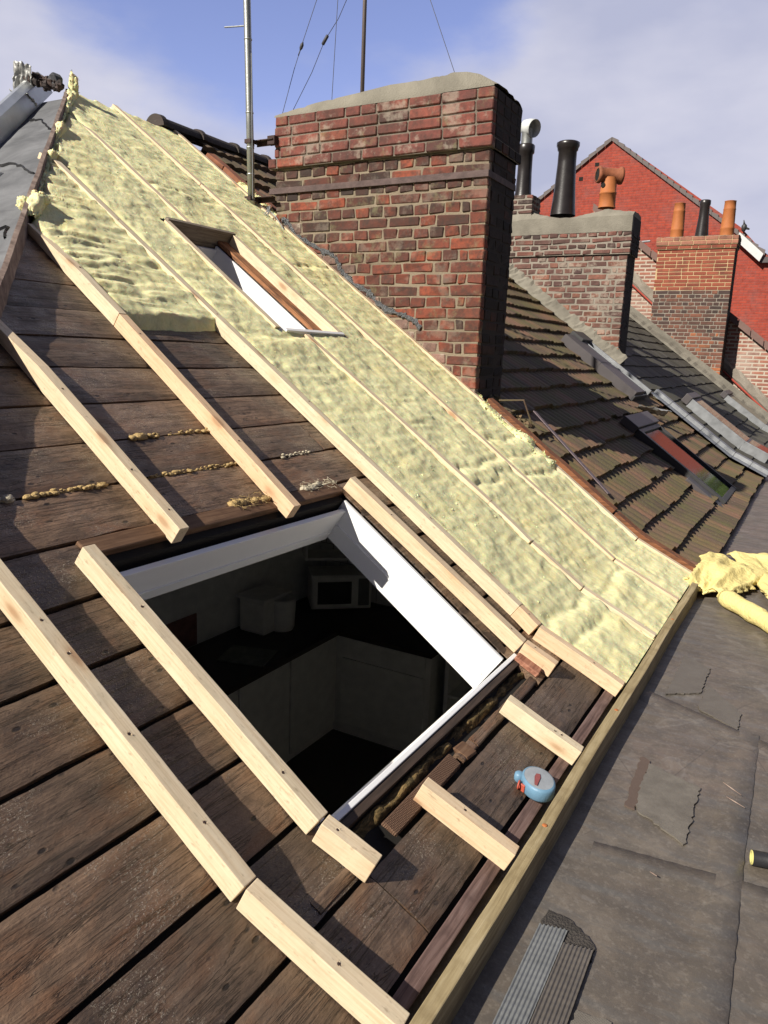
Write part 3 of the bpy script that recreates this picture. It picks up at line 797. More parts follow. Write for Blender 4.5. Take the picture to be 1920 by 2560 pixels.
batten(-4.40, -3.62, 3.900, 3.900, 'topmost length of the batten right of the small skylight', group=GW)
batten(-3.616, -.8145, 3.900, 3.890, 'long thin batten in the wool right of the small skylight', group=GW, screws=(-1.4,))
batten(-.8105, -.486, 3.890, 3.900, 'eave length of the long thin batten in the wool', True, group=GW)
batten(-4.34, -1.574, 4.398, 4.452, 'batten on the party line running past the big chimney', group=GW, screws=(-1.7,))
batten(-1.570, -.8145, 4.456, 4.440, 'batten on the party line below the big chimney', group=GW, screws=(-1.2,))
batten(-.8105, -.50, 4.440, 4.44, 'eave length of the party line batten by the brown board', True, group=GW)

# eave board
mb = MB(); rows = []
for k in range(70):
    y = .35 + 3.90 * k / 69; j = random.uniform(-.0015, .0015); wv = .0335
    x0 = -.4785 + .002 * math.sin(y * 5)
    rows.append([(x0, y, -1.1465 + j), (x0 + wv, y, -1.1500 + j), (x0 + wv, y, -1.262), (x0, y, -1.262)])
mb.grid(rows, .5, closed_v=True); b0 = 0; mb.f += [(0, 1, 2, 3), (279, 278, 277, 276)]; mb.r += [.5, .5]
o = mb.build('eave_board', M['eave'], bevel=.003); tag(o, 'long stained wooden board on edge along the eave above the flat roof', 'board')
for y in (1.70, 2.46, 3.55):
    s = MB(); s.lathe((-.4615, y, -1.1485), [(.0001, .0012), (.006, .0012), (.007, .0), (.007, -.003)], 10); q = s.build('screw', M['potred'], o, smooth=True)
# reddish slat just inside the eave board
mb = MB(); mb.box(0, .036, 0, 3.3, -.03, 0)
o = mb.build('eave_slat', m_oldwood('reddish_slat', (.06, .035, .03), (.16, .10, .085), (.24, .17, .15)), house, M=frame(-.5225, .75, DH + .002, True), bevel=.002)

# fibreboard strip, wood block, rotten edge
def m_fibre():
    t = NT('textured_fibreboard'); v = t.coord('Object', (1, 1, 1), (0, 0, .2))
    w = t.n('ShaderNodeTexWave', wave_type='BANDS', bands_direction='X'); w.inputs['Scale'].default_value = 60; w.inputs['Distortion'].default_value = 3; t.l(v, w.inputs['Vector'])
    w2 = t.n('ShaderNodeTexWave', wave_type='BANDS', bands_direction='Y'); w2.inputs['Scale'].default_value = 60; w2.inputs['Distortion'].default_value = 3; t.l(v, w2.inputs['Vector'])
    h = t.math('MULTIPLY', w.outputs['Fac'], w2.outputs['Fac']); col = t.ramp(h, [(0.0, (.09, .05, .032)), (1.0, (.19, .115, .075))])
    return t.fin(col, .85, t.bump(h, .8, .003), 0, .2)
mb = MB(); mb.cbox(0, .044, 0, .37, -.012, .004, .003, jit=.002)
o = mb.build('fibreboard_strip', m_fibre(), M=frame(-.737, 1.395, DH, True)); tag(o, 'brown textured fibreboard strip beside the short batten under the opening', 'strip')
mb = MB(); mb.cbox(0, .05, 0, .06, -.02, .004, .005, jit=.006)
o = mb.build('wood_block', M['header'], M=frame(-.738, 1.80, DH, True)); tag(o, 'splintered brown wood block at the end of the fibreboard strip', 'block')
mb = MB(); mb.cbox(0, .10, 0, .045, -.006, .02, .004, jit=.003)
o = mb.build('wood_offcut', m_oldwood('red_offcut', (.14, .05, .03), (.30, .13, .08), (.4, .2, .13)), M=frame(-.80, 2.428, DH, True)); tag(o, 'reddish wood sliver under the stub at the lower right opening corner', 'offcut')

# expanding foam in the board joints
def foam(x, y0, y1, label, mat, r=.0072, dens=150, straw=False):
    mb = MB(); n = int((y1 - y0) * dens)
    for k in range(n):
        y = y0 + (y1 - y0) * random.random()
        mb.blob(P(x + random.uniform(-.006, .006), y, DH + random.uniform(-.004, .004)), r * random.uniform(.3, 1.25) * (.5 + float(vnoise(y * 14, 0., x))), n=6, nz=.2, sq=(1, random.uniform(1, 1.8), .7))
    if straw:
        for k in range(70):
            c = P(x + random.uniform(-.02, .025), random.uniform(y0, y1), DH + random.uniform(.002, .012)); d = Vector((random.uniform(-1, 1), random.uniform(-1, 1), random.uniform(-.2, .2))).normalized() * random.uniform(.008, .02)
            mb.tube([c - d, c + d], .0009, 4)
    mb.tube([P(x + random.uniform(-.002, .002), y0 + (y1 - y0) * k / 12, DH - .004) for k in range(13)], r * .45, 6)
    o = mb.build('foam_bead', mat, smooth=True); return tag(o, label, 'foam', 'expanding foam squeezed out of board joints')
foam(-1.7095, 1.135, 1.175, 'small pale foam lump near the shadow at the left frame side', M['foamw'], .009)
foam(-1.7095, 1.20, 1.47, 'yellow foam bead along a joint just left of the second lowest batten', M['foam'])
foam(-1.8535, 1.69, 1.80, 'short foam bead on an upper joint, its lumps next to a batten shadow', M['foam'], .012)
foam(-1.8535, 1.85, 2.07, 'orange foam bead on the upper joint ending at the pinkish batten', M['foam'])
foam(-1.7095, 1.62, 2.05, 'longest yellow foam bead, in the joint left of the pinkish batten', M['foam'])
foam(-1.7095, 2.28, 2.46, 'thin white foam bead in the joint right of the pinkish batten', M['foamw'], .006)
foam(-1.5665, 1.83, 2.03, 'big frayed foam and straw clump at the foot of the pinkish batten', M['foam'], .016, 120, True)
foam(-1.5665, 2.22, 2.42, 'pale torn foam on the brown beam near the opening corner', M['foamw'], .013, 100, True)

# ------------------------------------------------------------------ glass wool strips
GI = 'glass wool laid between battens'
def wool(x0, x1, y0, y1, label, seed, hole=None, startf=None, mat=None, lift=.0, res=.011, round_end=False, foldamp=.010, joints=()):
    """x0 may be a function of y through startf"""
    ny = int((y1 - y0) / res) + 1; Ls = (x1 - x0) / .82; nx = int(Ls / res) + 1
    yy = np.linspace(y0, y1, ny); tt = np.linspace(0, 1, nx)
    T, V = np.meshgrid(tt, yy, indexing='ij')
    xs0 = np.array([startf(v) if startf else x0 for v in yy]) + (vnoise(yy * 22, yy * 0, seed) - .5) * .05
    Xx = xs0[None, :] + (x1 - xs0)[None, :] * T
    lump = fbm(Xx * 9, V * 9, seed, 5, .55); fine = fbm(Xx * 40, V * 40, seed + 3, 4, .6); streak = fbm(Xx * 55 + V * 12, V * 12, seed + 7, 3)
    rid = 1 - np.abs(2 * fbm(Xx * 14, V * 6, seed + 11, 3) - 1)
    fold = fbm(Xx * 46 + 3 * fbm(Xx * 4, V * 4, 2., 2), V * 5, seed + 9, 3)
    H = -.010 + lift + (lump - .5) * .028 + (fine - .5) * .0065 + (streak - .5) * .004 + (fold - .5) * foldamp
    for xj in joints:
        q_ = Xx - xj - .10 * (fbm(V * 6, V * 0 + xj, seed, 3) - .5)
        q_ = q_ + .03 * (fbm(V * 25, Xx * 25, seed, 2) - .5)
        H = H + (.010 * np.exp(-(q_ / .05) ** 2) - .011 * np.exp(-((q_ + .05) / .016) ** 2)) * (.2 + 1.2 * fbm(V * 9, Xx * 9, seed + 1, 3))
    e = np.minimum((V - y0), (y1 - V)) / .03; e = np.clip(e, 0, 1)
    H = H - .016 * (1 - e) ** 1.5 + .012 * np.maximum(0, vnoise(Xx * 18, V * 3, seed + 5) - .6) * (1 - e) * 4
    if round_end:
        d = np.clip((x1 - Xx) / .05, 0, 1); H = H - (.05) * (1 - d) ** 2
        Xx = Xx + 0 * H + .012 * (vnoise(V * 9, V * 0, seed) - .5) * (T > .97)
    # top edge curls over
    d0 = np.clip((Xx - xs0[None, :]) / .04, 0, 1); H = H - .045 * (1 - d0) ** 2
    vs = []; idx = -np.ones((nx, ny), int)
    for i in range(nx):
        for k in range(ny):
            vs.append(tuple(P(min(Xx[i, k], -.478), V[i, k], H[i, k])))
    fs = []
    for i in range(nx - 1):
        for k in range(ny - 1):
            if hole:
                xm, ym = Xx[i, k], V[i, k]
                if hole[0] < xm < hole[1] and hole[2] < ym < hole[3]: continue
            fs.append((i * ny + k, (i + 1) * ny + k, (i + 1) * ny + k + 1, i * ny + k + 1))
    mb = MB(); mb.v = vs; mb.f = fs; mb.r = [.5] * len(fs)
    if round_end:                     # thick cut face at the lower end
        rows = []
        for k in range(ny):
            p = Vector(vs[(nx - 1) * ny + k]); n_ = Vector((SA, 0, CA)); d = Vector((CA, 0, -SA))
            q = float(vnoise(yy[k] * 8, 0., seed))
            rows.append([p, p + d * (.012 + .01 * q) - n_ * .008, p + d * (.014 + .012 * q) - n_ * .022, p - n_ * .04])
        mb.grid(rows, .5)
    zn = Vector((SA, 0, CA)); pn = []
    for _ in range(int(500 * (y1 - y0) * abs(x1 - x0) / .82)):
        i = random.randrange(nx - 1); k = random.randrange(ny - 1)
        if hole and hole[0] < Xx[i, k] < hole[1] and hole[2] < V[i, k] < hole[3]: continue
        if i < 3 or random.random() < .75: pn.append((Vector(vs[i * ny + k]) - zn * .001, zn))
    flakes(mb, pn, (.006, .014), .06)
    o = mb.build('insulation_strip', mat or M['wool'], smooth=True, recalc=False)
    return tag(o, label, 'insulation', GI)
def flakes(mb, pts_n, size=(.006, .016), up=.5):
    for c, n_ in pts_n:
        a = Vector((random.gauss(0, 1), random.gauss(0, 1), random.gauss(0, 1))); a = (a - n_ * a.dot(n_) * (1 - up)).normalized()
        b = a.cross(Vector((random.gauss(0, 1), random.gauss(0, 1), random.gauss(0, 1)))).normalized()
        L_ = random.uniform(*size); w_ = L_ * random.uniform(.12, .4); bend = n_ * random.uniform(-.2, .35) * L_
        mb.add([c - b * w_ * .5, c + b * w_ * .5, c + a * L_ * .5 + b * w_ * .6 + bend, c + a * L_ * .5 - b * w_ * .6 + bend, c + a * L_], [(0, 1, 2, 3), (3, 2, 4)])
def hipx(y): return -2.47 - (y - 1.663) / .96
wool(-3.3, -2.345, 2.095, 2.655, 'short glass wool strip with a cut lower edge over the bare boards', 3.1, startf=lambda y: hipx(y) + .03, round_end=True, foldamp=.026)
wool(-3.9, -.482, 2.692, 3.262, 'long glass wool strip beside the bare boards, left of the small skylight', 5.7, joints=(-2.25, -.74, -.63), hole=(-3.12, -2.33, 3.020, 3.4), startf=lambda y: hipx(y) + .03)
wool(-4.40, -.482, 3.264, 3.868, 'glass wool strip passing right of the small skylight', 9.2, joints=(-3.4, -1.42, -1.33, -.70), hole=(-3.13, -2.325, 3.2, 3.602), startf=lambda y: max(hipx(y) + .03, -4.40))
wool(-4.42, -.482, 3.896, 4.412, 'outer glass wool strip alongside the party line and big chimney', 14.4, joints=(-2.9, -1.52, -1.40, -1.28), startf=lambda y: -4.40 + .04 * (y - 3.9) / .5)
# loose tufts
def tuft(c, R, label, n=9, mat=None, spread=1.0, sq=(1, 1, 1)):
    mb = MB(); N_ = 34; rows = []; sd = random.random() * 50
    for i in range(N_ + 1):
        th = math.pi * i / N_; row = []
        for k in range(N_ + 10):
            ph = 2 * math.pi * k / (N_ + 10); d = Vector((math.sin(th) * math.cos(ph), math.sin(th) * math.sin(ph), math.cos(th)))
            rr = R * (.35 + 1.0 * float(fbm(d.x * 1.3 + sd, d.y * 1.3, d.z * 1.3 + 4, 3)) + .35 * (float(fbm(d.x * 6 + sd, d.y * 6, d.z * 6 + 9, 3)) - .5))
            row.append(Vector(c) + Vector((d.x * sq[0], d.y * sq[1], d.z * sq[2])) * rr * 1.3)
        rows.append(row)
    mb.grid(rows, .5, closed_v=True)
    flakes(mb, [(Vector(random.choice(mb.v)), Vector((0, 0, 1))) for _ in range(260)], (R * .10, R * .3), .6)
    o = mb.build('wool_tuft', mat or M['wool_y'], smooth=True, recalc=False)
    return tag(o, label, 'insulation', 'loose tufts of glass wool')
tuft((-4.33, 3.50, 1.56), .055, 'upright wool tuft sticking up beside the hip top against the sky', 12, sq=(.5, .5, 1.4))
tuft(P(-3.02, 2.235, .0), .03, 'little wool clump at the hip board near the lowest wool strip corner', 7)
tuft(HP(-3.0, 2.17, .02), .028, 'wool scrap stuck on the felt side of the hip board', 9)
def fringe(x0, x1, yc, wd, hmax, label, seed):
    mb = MB(); rows = []; n = int((x1 - x0) / .008)
    for k in range(n):
        x = x0 + (x1 - x0) * k / (n - 1); hh = hmax * (.15 + 1.5 * max(0, float(fbm(np.float64(x * 9), np.float64(seed), 1., 3)) - .3)); w_ = wd * (.5 + float(fbm(np.float64(x * 13), np.float64(seed + 4), 1., 3)))
        e = min(1, k / 6, (n - 1 - k) / 6)
        rows.append([P(x, yc + w_ * math.cos(math.pi * (1 - j / 14)) + .012 * (float(vnoise(x * 60, j * 1.7, seed)) - .5), -.04 + e * (hh + .03) * math.sin(math.pi * j / 14) ** .7 + .014 * (float(fbm(np.float64(x * 55), np.float64(j * .9), seed, 2)) - .5)) for j in range(15)])
    mb.grid(rows, .5)
    flakes(mb, [(Vector(random.choice(mb.v)), Vector((SA, 0, CA))) for _ in range(int(900 * (x1 - x0)))], (.008, .026), .7)
    o = mb.build('wool_fringe', M['wool_y'], smooth=True, recalc=False); return tag(o, label, 'insulation', 'ragged wool fringes by the big chimney')
fringe(-3.85, -1.80, 4.47, .03, .035, 'ragged wool fringe spilling along the foot of the big chimney', 3.)
fringe(-1.86, -1.30, 4.40, .055, .045, 'swollen wool lumps just below the big chimney corner', 8.)

mb = MB(); rows = []
for k in range(260):
    x = -4.32 + 1.42 * k / 259; y = hipy(x) + .035; r_ = .010 + .050 * max(0, float(fbm(np.float64(x * 9), np.float64(2.), 1., 3)) - .36) * 2
    rows.append([P(x, y + r_ * .9 * math.cos(math.pi * (1 - j / 14)) + .014 * (float(vnoise(x * 50, j * 1.7, 3.)) - .5), -.03 + r_ * 1.1 * math.sin(math.pi * j / 14) ** .7 + .02 * (float(fbm(np.float64(x * 40), np.float64(j * .9), 5., 2)) - .5)) for j in range(15)])
mb.grid(rows, .5); flakes(mb, [(Vector(random.choice(mb.v)), Vector((SA, 0, CA))) for _ in range(500)], (.006, .018), .4)
o = mb.build('wool_fringe', M['wool_y'], smooth=True, recalc=False); tag(o, 'ragged yellow wool edge bulging along the hip board from its top', 'insulation')

# ------------------------------------------------------------------ main chimney
def courses(mb_of, core, x0, x1, y0, y1, z0, z1, ch=.07, bl=.225, jt=.010, pat='flemish', out=.004, depth=.05, jit=.0018, rfun=None, left=False, step=None, jv=.0, side_mb=None):
    """bricks on the -y face (x0..x1) and on the +x face (y0..y1)"""
    n = int(round((z1 - z0) / ch)); ch = (z1 - z0) / n
    for k in range(n):
        za, zb = z0 + k * ch + jt * .5, z0 + (k + 1) * ch - jt * .5
        header = (k % 2 == 1) if pat == 'flemish' else False
        L0 = bl * (.49 if header else 1.0)
        x = x1 + out
        first = True; widths = []
        if pat == 'stretcher' and k % 2: widths = [bl * .5]
        if pat == 'flemish' and header: widths = [L0, L0 * .55]
        i = 0
        while x > x0 + .02:
            w = widths[i] if i < len(widths) else L0 * random.choice([1, 1, 1, 1, .5 if not header else 1, 1]) * random.uniform(.96, 1.04)
            i += 1
            xa = max(x - w + jt, x0 - out)
            if x - xa < .03: break
            dz = random.uniform(-jv, jv)
            r = rfun((xa + x) / 2, (za + zb) / 2) if rfun else (None, random.random())
            mb = mb_of[r[0]] if isinstance(mb_of, dict) else mb_of
            mb.cbox(xa, x, y0 - out - random.uniform(0, .003), y0 + depth, za + dz, zb + dz, .0055, r[1], jit)
            x = x - w
        # side face
        y = y0 + depth + jt; 
        while y < y1 - .02:
            w = bl * (.49 if not header else 1.0); yb = min(y + w - jt, y1 + out)
            if yb - y > .03:
                r = (None, random.random())
                mb = side_mb if side_mb is not None else (mb_of[list(mb_of)[0]] if isinstance(mb_of, dict) else mb_of)
                mb.cbox(x1 - depth, x1 + out - random.uniform(0, .002), y, yb, za, zb, .0055, r[1], jit)
            y += w
CX0, CX1, CY0, CY1 = -3.455, -1.888, 4.434, 4.868
chim = empty('chimney_stack', (-2.67, 4.65, -1.0), 'large old red brick chimney with a cement cap rising beside the glass wool', 'chimney')
FL = [(-3.50, .95), (-3.339, .839), (-3.114, .682), (-2.956, .616), (-2.797, .436), (-2.62, .323), (-2.426, .244), (-2.258, .118), (-2.0, -.12), (-1.85, -.25)]
def flz(x):
    for (a, b), (c, d) in zip(FL, FL[1:]):
        if a <= x <= c: return b + (d - b) * (x - a) / (c - a)
    return -9 if x > -1.85 else 9
def rmain(x, z):
    red = min(1, max(0, (1.2 - z) / 1.3)) * .45 + (x + 3.45) / 1.6 * .15
    v = min(1, max(0, random.gauss(.34 + red, .2)))
    if random.random() < .05: v = 1.0
    return ('low' if z < flz(x) - .01 else 'old', v)
mo, ml, mr, msd = MB(), MB(), MB(), MB()
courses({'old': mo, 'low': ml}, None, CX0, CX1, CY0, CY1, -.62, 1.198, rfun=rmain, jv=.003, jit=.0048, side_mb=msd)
mo.build('brickwork', M['b_old'], chim); ml.build('brickwork', M['b_low'], chim)
cores = MB(); cores.box(CX0 + .002, CX1 - .002, CY0 + .001, CY1, -.62, 1.20)
o = cores.build('mortar_core', M['mort'], chim)
def rtop(x, z): return (None, min(1, max(0, random.gauss(.55, .25))))
courses(mr, None, CX0 - .045, CX1 + .020, CY0 - .032, CY1 + .02, 1.200, 1.266, ch=.066, pat='stretcher', rfun=rtop, side_mb=msd)
courses(mr, None, CX0 + .0, CX1 + .012, CY0 - .022, CY1 + .012, 1.268, 1.530, ch=.0655, pat='stretcher', rfun=rtop, side_mb=msd)
mr.build('corbel_brickwork', M['b_red'], chim)
M['b_soot_shade'] = m_brick('soot_shade_brick', [(0.0, (.012, .010, .009)), (.8, (.035, .022, .018)), (1.0, (.07, .03, .02))], dirt=(.012, .010, .009), dirtamt=.6)  # sooty brick, with the shade of the sunless side painted into its colour
o = msd.build('side_brickwork', M['b_soot_shade'], chim); o['label'] = 'sooty side of the chimney with its shade put into the colour'
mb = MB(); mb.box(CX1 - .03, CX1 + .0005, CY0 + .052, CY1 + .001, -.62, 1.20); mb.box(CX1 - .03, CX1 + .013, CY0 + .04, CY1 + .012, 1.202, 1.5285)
M['soot_shade'] = m_simple('soot_shade_mortar', (.03, .024, .02), .95); mb.build('soot_shade_core', M['soot_shade'], chim)  # sooty mortar colour that also holds the shade of that side
cores = MB(); cores.box(CX0 - .042, CX1 + .018, CY0 - .028, CY1 + .018, 1.202, 1.264); cores.box(CX0 + .002, CX1 + .010, CY0 - .018, CY1 + .01, 1.264, 1.528)
cores.build('mortar_core', M['mort_dk'], chim)
cap = MB(); rows = []
capz = [(-3.50, 1.530), (-3.40, 1.548), (-3.12, 1.580), (-2.80, 1.600), (-2.57, 1.618), (-2.35, 1.615), (-2.15, 1.632), (-2.05, 1.622), (-1.97, 1.600), (-1.90, 1.560), (-1.85, 1.530)]
for k in range(90):
    x = -3.462 + (3.462 - 1.876) * k / 89; zt = 1.53
    for (a, b), (c, d) in zip(capz, capz[1:]):
        if a <= x <= c + 1e-6: zt = b + (d - b) * (x - a) / (c - a)
    row = []
    for i in range(15):
        v_ = i / 14; y = CY0 - .024 + (CY1 - CY0 + .04) * v_
        z = zt + .05 * math.sin(math.pi * v_) * (.4 + .6 * math.sin(math.pi * (x + 3.47) / 1.6)) * .6 + (float(fbm(np.float64(x * 14), np.float64(y * 14), 2.)) - .5) * .055
        if i in (0, 14): z = 1.524 + (0.0 if x < -2.2 else .004)
        if i == 1: y = CY0 - .02; z = min(z, zt - .0)
        row.append((x, y, max(z, 1.522)))
    rows.append(row)
cap.grid(rows, .5); cap.build('cement_cap', M['cement'], chim, smooth=True)
# strap
mb = MB(); mb.box(CX0 - .05, CX1 + .006, CY0 - .020, CY0 - .006, 1.040, 1.078); mb.box(CX1 + .003, CX1 + .009, CY0 - .02, CY1, 1.040, 1.078)
mb.build('iron_strap', M['steel_rust'], chim, bevel=.0015)
# lead / mortar flashing line
mb = MB(); rows = []
FF = [(-3.40, .88), (-3.339, .839), (-3.287, .766), (-3.114, .682), (-2.956, .616), (-2.895, .514), (-2.797, .436), (-2.695, .394), (-2.62, .323), (-2.545, .273), (-2.426, .244), (-2.331, .205), (-2.28, .15)]
k = 0
for (a, b), (c, d) in zip(FF, FF[1:]):
    for s_ in range(7):
        t_ = s_ / 7; x = a + (c - a) * t_; z = b + (d - b) * t_; w = random.uniform(.006, .022); yy = CY0 - .006
        j = [random.uniform(-.006, .006) for _ in range(6)]
        rows.append([(x + w * .7, yy, z + w + j[0]), (x + w * .3, yy - .010 + j[1], z + w * .4 + j[2]), (x - w * .2, yy - .012 + j[3] * .6, z - w * .4), (x - w * .7, yy, z - w + j[4])])
mb.grid(rows, .5); mb.build('lead_flashing', M['lead'], chim, smooth=False)

# mast brackets, masts and guys
mast = empty('antenna_mast', (-3.6, 4.33, .9), 'tall galvanised mast pole bracketed to the left side of the big chimney', 'mast')
mb = MB(); mb.tube([(-3.590, 4.33, .90), (-3.612, 4.33, 1.6), (-3.648, 4.33, 2.7), (-3.68, 4.33, 3.7)], .0245, 18)
for z in (.99, 1.16, 1.33, 1.55, 2.0, 2.25):
    x = -3.590 - .055 * (z - .9) / 1.8
    mb.lathe((x, 4.33, z), [(.0245, -.006), (.027, -.004), (.027, .004), (.0245, .006)], 18)
mb.build('pole', M['galv'], mast, smooth=True)
mb = MB(); mb.tube([(-3.62, 4.33, 2.083), (-3.73, 4.33, 2.094), (-3.825, 4.33, 2.105)], .005, 8); mb.build('cross_rod', M['galv'], mast)
for z, x1 in ((1.385, -3.44), (1.02, -3.44)):
    mb = MB(); mb.box(-3.60, x1, 4.36, 4.40, z - .006, z); mb.box(-3.60, x1, 4.395, 4.40, z - .036, z)
    mb.box(-3.628, -3.575, 4.298, 4.302, z - .03, z - .004); mb.box(-3.63, -3.624, 4.30, 4.40, z - .03, z - .004); mb.box(-3.580, -3.574, 4.30, 4.40, z - .03, z - .004)
    if z > 1.2: mb.box(-3.49, -3.43, 4.37, 4.412, z - .035, z + .02)
    mb.build('bracket', M['rust_dk'], mast, bevel=.001)
mb = MB(); mb.tube([(-3.57, 4.30, 1.9), (-3.565, 4.30, 1.5), (-3.560, 4.302, 1.2), (-3.565, 4.31, 1.0)], .0035, 6); mb.build('cable', M['frame_lt'], mast)
mast2 = empty('antenna_mast', (-2.93, 4.66, 1.6), 'thin brown mast pole rising behind the cement cap of the big chimney', 'mast')
mb = MB(); mb.tube([(-2.925, 4.66, 1.5), (-2.925, 4.66, 2.4), (-2.92, 4.66, 3.4)], .0135, 12); mb.build('pole', m_simple('brown_pole', (.16, .13, .12), .5, .3), mast2, smooth=True)
def wire(pts, label, ins=None):
    mb = MB(); mb.tube([Vector(p) for p in pts], .0022, 5); o = mb.build('guy_wire', M['wire']); tag(o, label, 'wire', 'guy wires stretched above the big chimney')
    if ins:
        c, d, kind = ins; d = Vector(d).normalized(); c = Vector(c); mb = MB()
        if kind: mb.tube([c - d * .035, c - d * .03, c + d * .03, c + d * .035], [.004, .011, .011, .004], 8)
        else:
            mb.tube([c - d * .028, c - d * .012, c + d * .010, c + d * .028], [.003, .011, .012, .003], 8); mb.tube([c - d * .06, c - d * .028], .004, 6)
        mb.build('insulator', M['wire'], o, smooth=True)
wire([(-3.60, 4.65, 1.36), (-3.585, 4.65, 1.61), (-3.48, 4.65, 1.90), (-3.42, 4.65, 2.04), (-3.30, 4.65, 2.30), (-2.95, 4.65, 3.1)], 'leftmost guy wire carrying an egg shaped insulator', ((-3.42, 4.65, 2.035), (.30, 0, .62), 0))
wire([(-3.50, 4.65, 1.62), (-3.33, 4.65, 1.86), (-3.23, 4.65, 2.04), (-3.12, 4.65, 2.16), (-3.06, 4.65, 2.26), (-2.6, 4.65, 3.1)], 'second guy wire from the left with a rod shaped insulator', ((-3.225, 4.65, 2.045), (.55, 0, .7), 1))
wire([(-3.16, 4.65, 1.58), (-3.16, 4.65, 1.68), (-3.13, 4.65, 2.27), (-3.08, 4.65, 3.1)], 'nearly upright thin wire just left of the brown mast')
wire([(-2.23, 4.65, 1.60), (-2.25, 4.65, 1.72), (-2.44, 4.65, 2.15), (-2.8, 4.65, 3.0)], 'guy wire coming down to the right end of the chimney cap')
mb = MB()
c = Vector((-3.43, 4.36, .90))
for q in range(3):
    mb.tube([c + Vector((-.05 + .03 * q, -.02 * q, .05)), c + Vector((-.02, -.03, .02 - .02 * q)), c + Vector((-.08, -.04, -.03)), c + Vector((-.13 + .03 * q, -.02, -.06))], .0035, 6)
mb.tube([c + Vector((-.03, -.02, .03)), c + Vector((.04, -.02, -.02)), c + Vector((.10, -.0, -.11)), c + Vector((.12, .0, -.14))], .004, 6)
o = mb.build('cable_loop', M['frame_lt'], smooth=True); tag(o, 'loops of pale cable at the foot of the galvanised mast', 'cable')

# ------------------------------------------------------------------ tiled roofs
def tiles(name, y0, y1, xt, xb, gauge, mat, par, lift=-.05, period=.108, amp=.012, step=.034, tw=.215, dy=.0135, seed=1, skip=None):
    """rows of pantiles following the kinked slope"""
    # arc-length table from xb (bottom) up to xt
    def at(s):      # s metres upslope from xb
        sl = (xb - KX) / CB if xb > KX else 0
        if xb > KX and s < sl: return xb - s * CB, True
        return (min(KX, xb)) - (s - sl) * CA, False
    total = ((xb - KX) / CB if xb > KX else 0) + (min(KX, xb) - xt) / CA
    nr = int(total / gauge) + 1
    ny = int((y1 - y0) / dy) + 1; yy = np.linspace(y0, y1, ny)
    mb = MB(); V = []; F = []; Rr = []
    wave = amp * (np.abs(np.sin(np.pi * yy / period)) ** .8) 
    for r in range(nr):
        s0 = r * gauge; s1 = min(s0 + gauge * 1.08, total)
        if s1 - s0 < .03: continue
        ti = np.floor((yy + (r % 2) * tw * .0) / tw).astype(int)
        jit = (_T[(ti * 7919 + r * 104729 + seed * 31) & 65535] - .5)
        jr = _T[(ti * 3571 + r * 7331 + seed * 17) & 65535]
        rowv = []
        for (s, base, jm) in ((s0, -.012, 1), (s0 + .0005, step, 1), (s0 + gauge * .5, step * .5 + .002, .5), (s1, .0, 0)):
            ring = []
            for k in range(ny):
                sj = s + jm * (jit[k] * .03 + (_T[(k * 31 + r * 977) & 65535] - .5) * .004)
                x, lo_ = at(max(sj, 0)); ring.append(len(V)); V.append(tuple(P(x if abs(x - KX) > 1e-5 else x + 1e-4, yy[k], lift + base + (wave[k] if base > -.01 else wave[k] * .6 - .004) + jm * .006 * jit[k])))
            rowv.append(ring)
        for a_, b_ in zip(rowv, rowv[1:]):
            for k in range(ny - 1):
                if skip and skip(yy[k], V[a_[k]][0]): continue
                F.append((a_[k], a_[k + 1], b_[k + 1], b_[k])); Rr.append(float(jr[k]))
    mb.v, mb.f, mb.r = V, F, Rr
    return mb.build(name, mat, par, smooth=False, recalc=False)
nh = empty('tiled_house', (-2.5, 7, -1.2), 'neighbouring roof of mossy brown pantiles right of the big chimney', 'roof')
RW = (-1.44, -.58, 6.86, 7.74)       # near roof window
def sk1(y, x): return (RW[0] < x < RW[1] and RW[2] < y < RW[3]) or (CX0 < x < CX1 and CY0 < y < CY1 - .02)
tiles('tile_covering', 4.60, 9.36, -4.33, -.435, .222, M['tile'], nh, skip=sk1)
mb = MB()
for k in range(13):                                    # ridge tiles
    y0 = 4.26 + k * .40
    for q in range(1):
        rows = []
        for yv, rr in ((y0, .085), (y0 + .035, .088), (y0 + .05, .075), (y0 + .41, .072)):
            rows.append([(-4.42 + rr * math.cos(a) * 1.1, yv, 1.53 + rr * math.sin(a)) for a in [math.pi * j / 12 for j in range(13)]])
        mb.grid(rows, random.random())
        b = len(mb.v); mb.add([rows[0][j] for j in range(13)], [tuple(range(13))])
ot = MB()
for k in range(4):
    x0 = -4.12 + k * .16; ot.cbox(0 + k * .196, .19 + k * .196, 0, .075, -.02, .012 + .004 * k, .004, jit=.004)
ot.build('verge_tiles', m_simple('orange_verge_tile', (.26, .10, .05), .8, 0, .5, 14), nh, M=frame(-4.15, 4.50, -.01))
o = mb.build('ridge_tiles', M['ridge'], nh, smooth=False); s_ = o.modifiers.new('s', 'SOLIDIFY'); s_.thickness = .01
mb = MB(); mb.box(-4.3, -.45, 5.5, 9.4, -8, -1.5); o = mb.build('wall', M['building'], nh)
# backing under tiles
mb = MB()
for x0, x1 in ((-4.4, KX), (KX, -.45)): mb.add([P(x0, 4.5, -.10), P(x1, 4.5, -.10), P(x1, 9.4, -.10), P(x0, 9.4, -.10)], [(0, 1, 2, 3)])
mb.build('underlay', M['void'], nh, recalc=False)
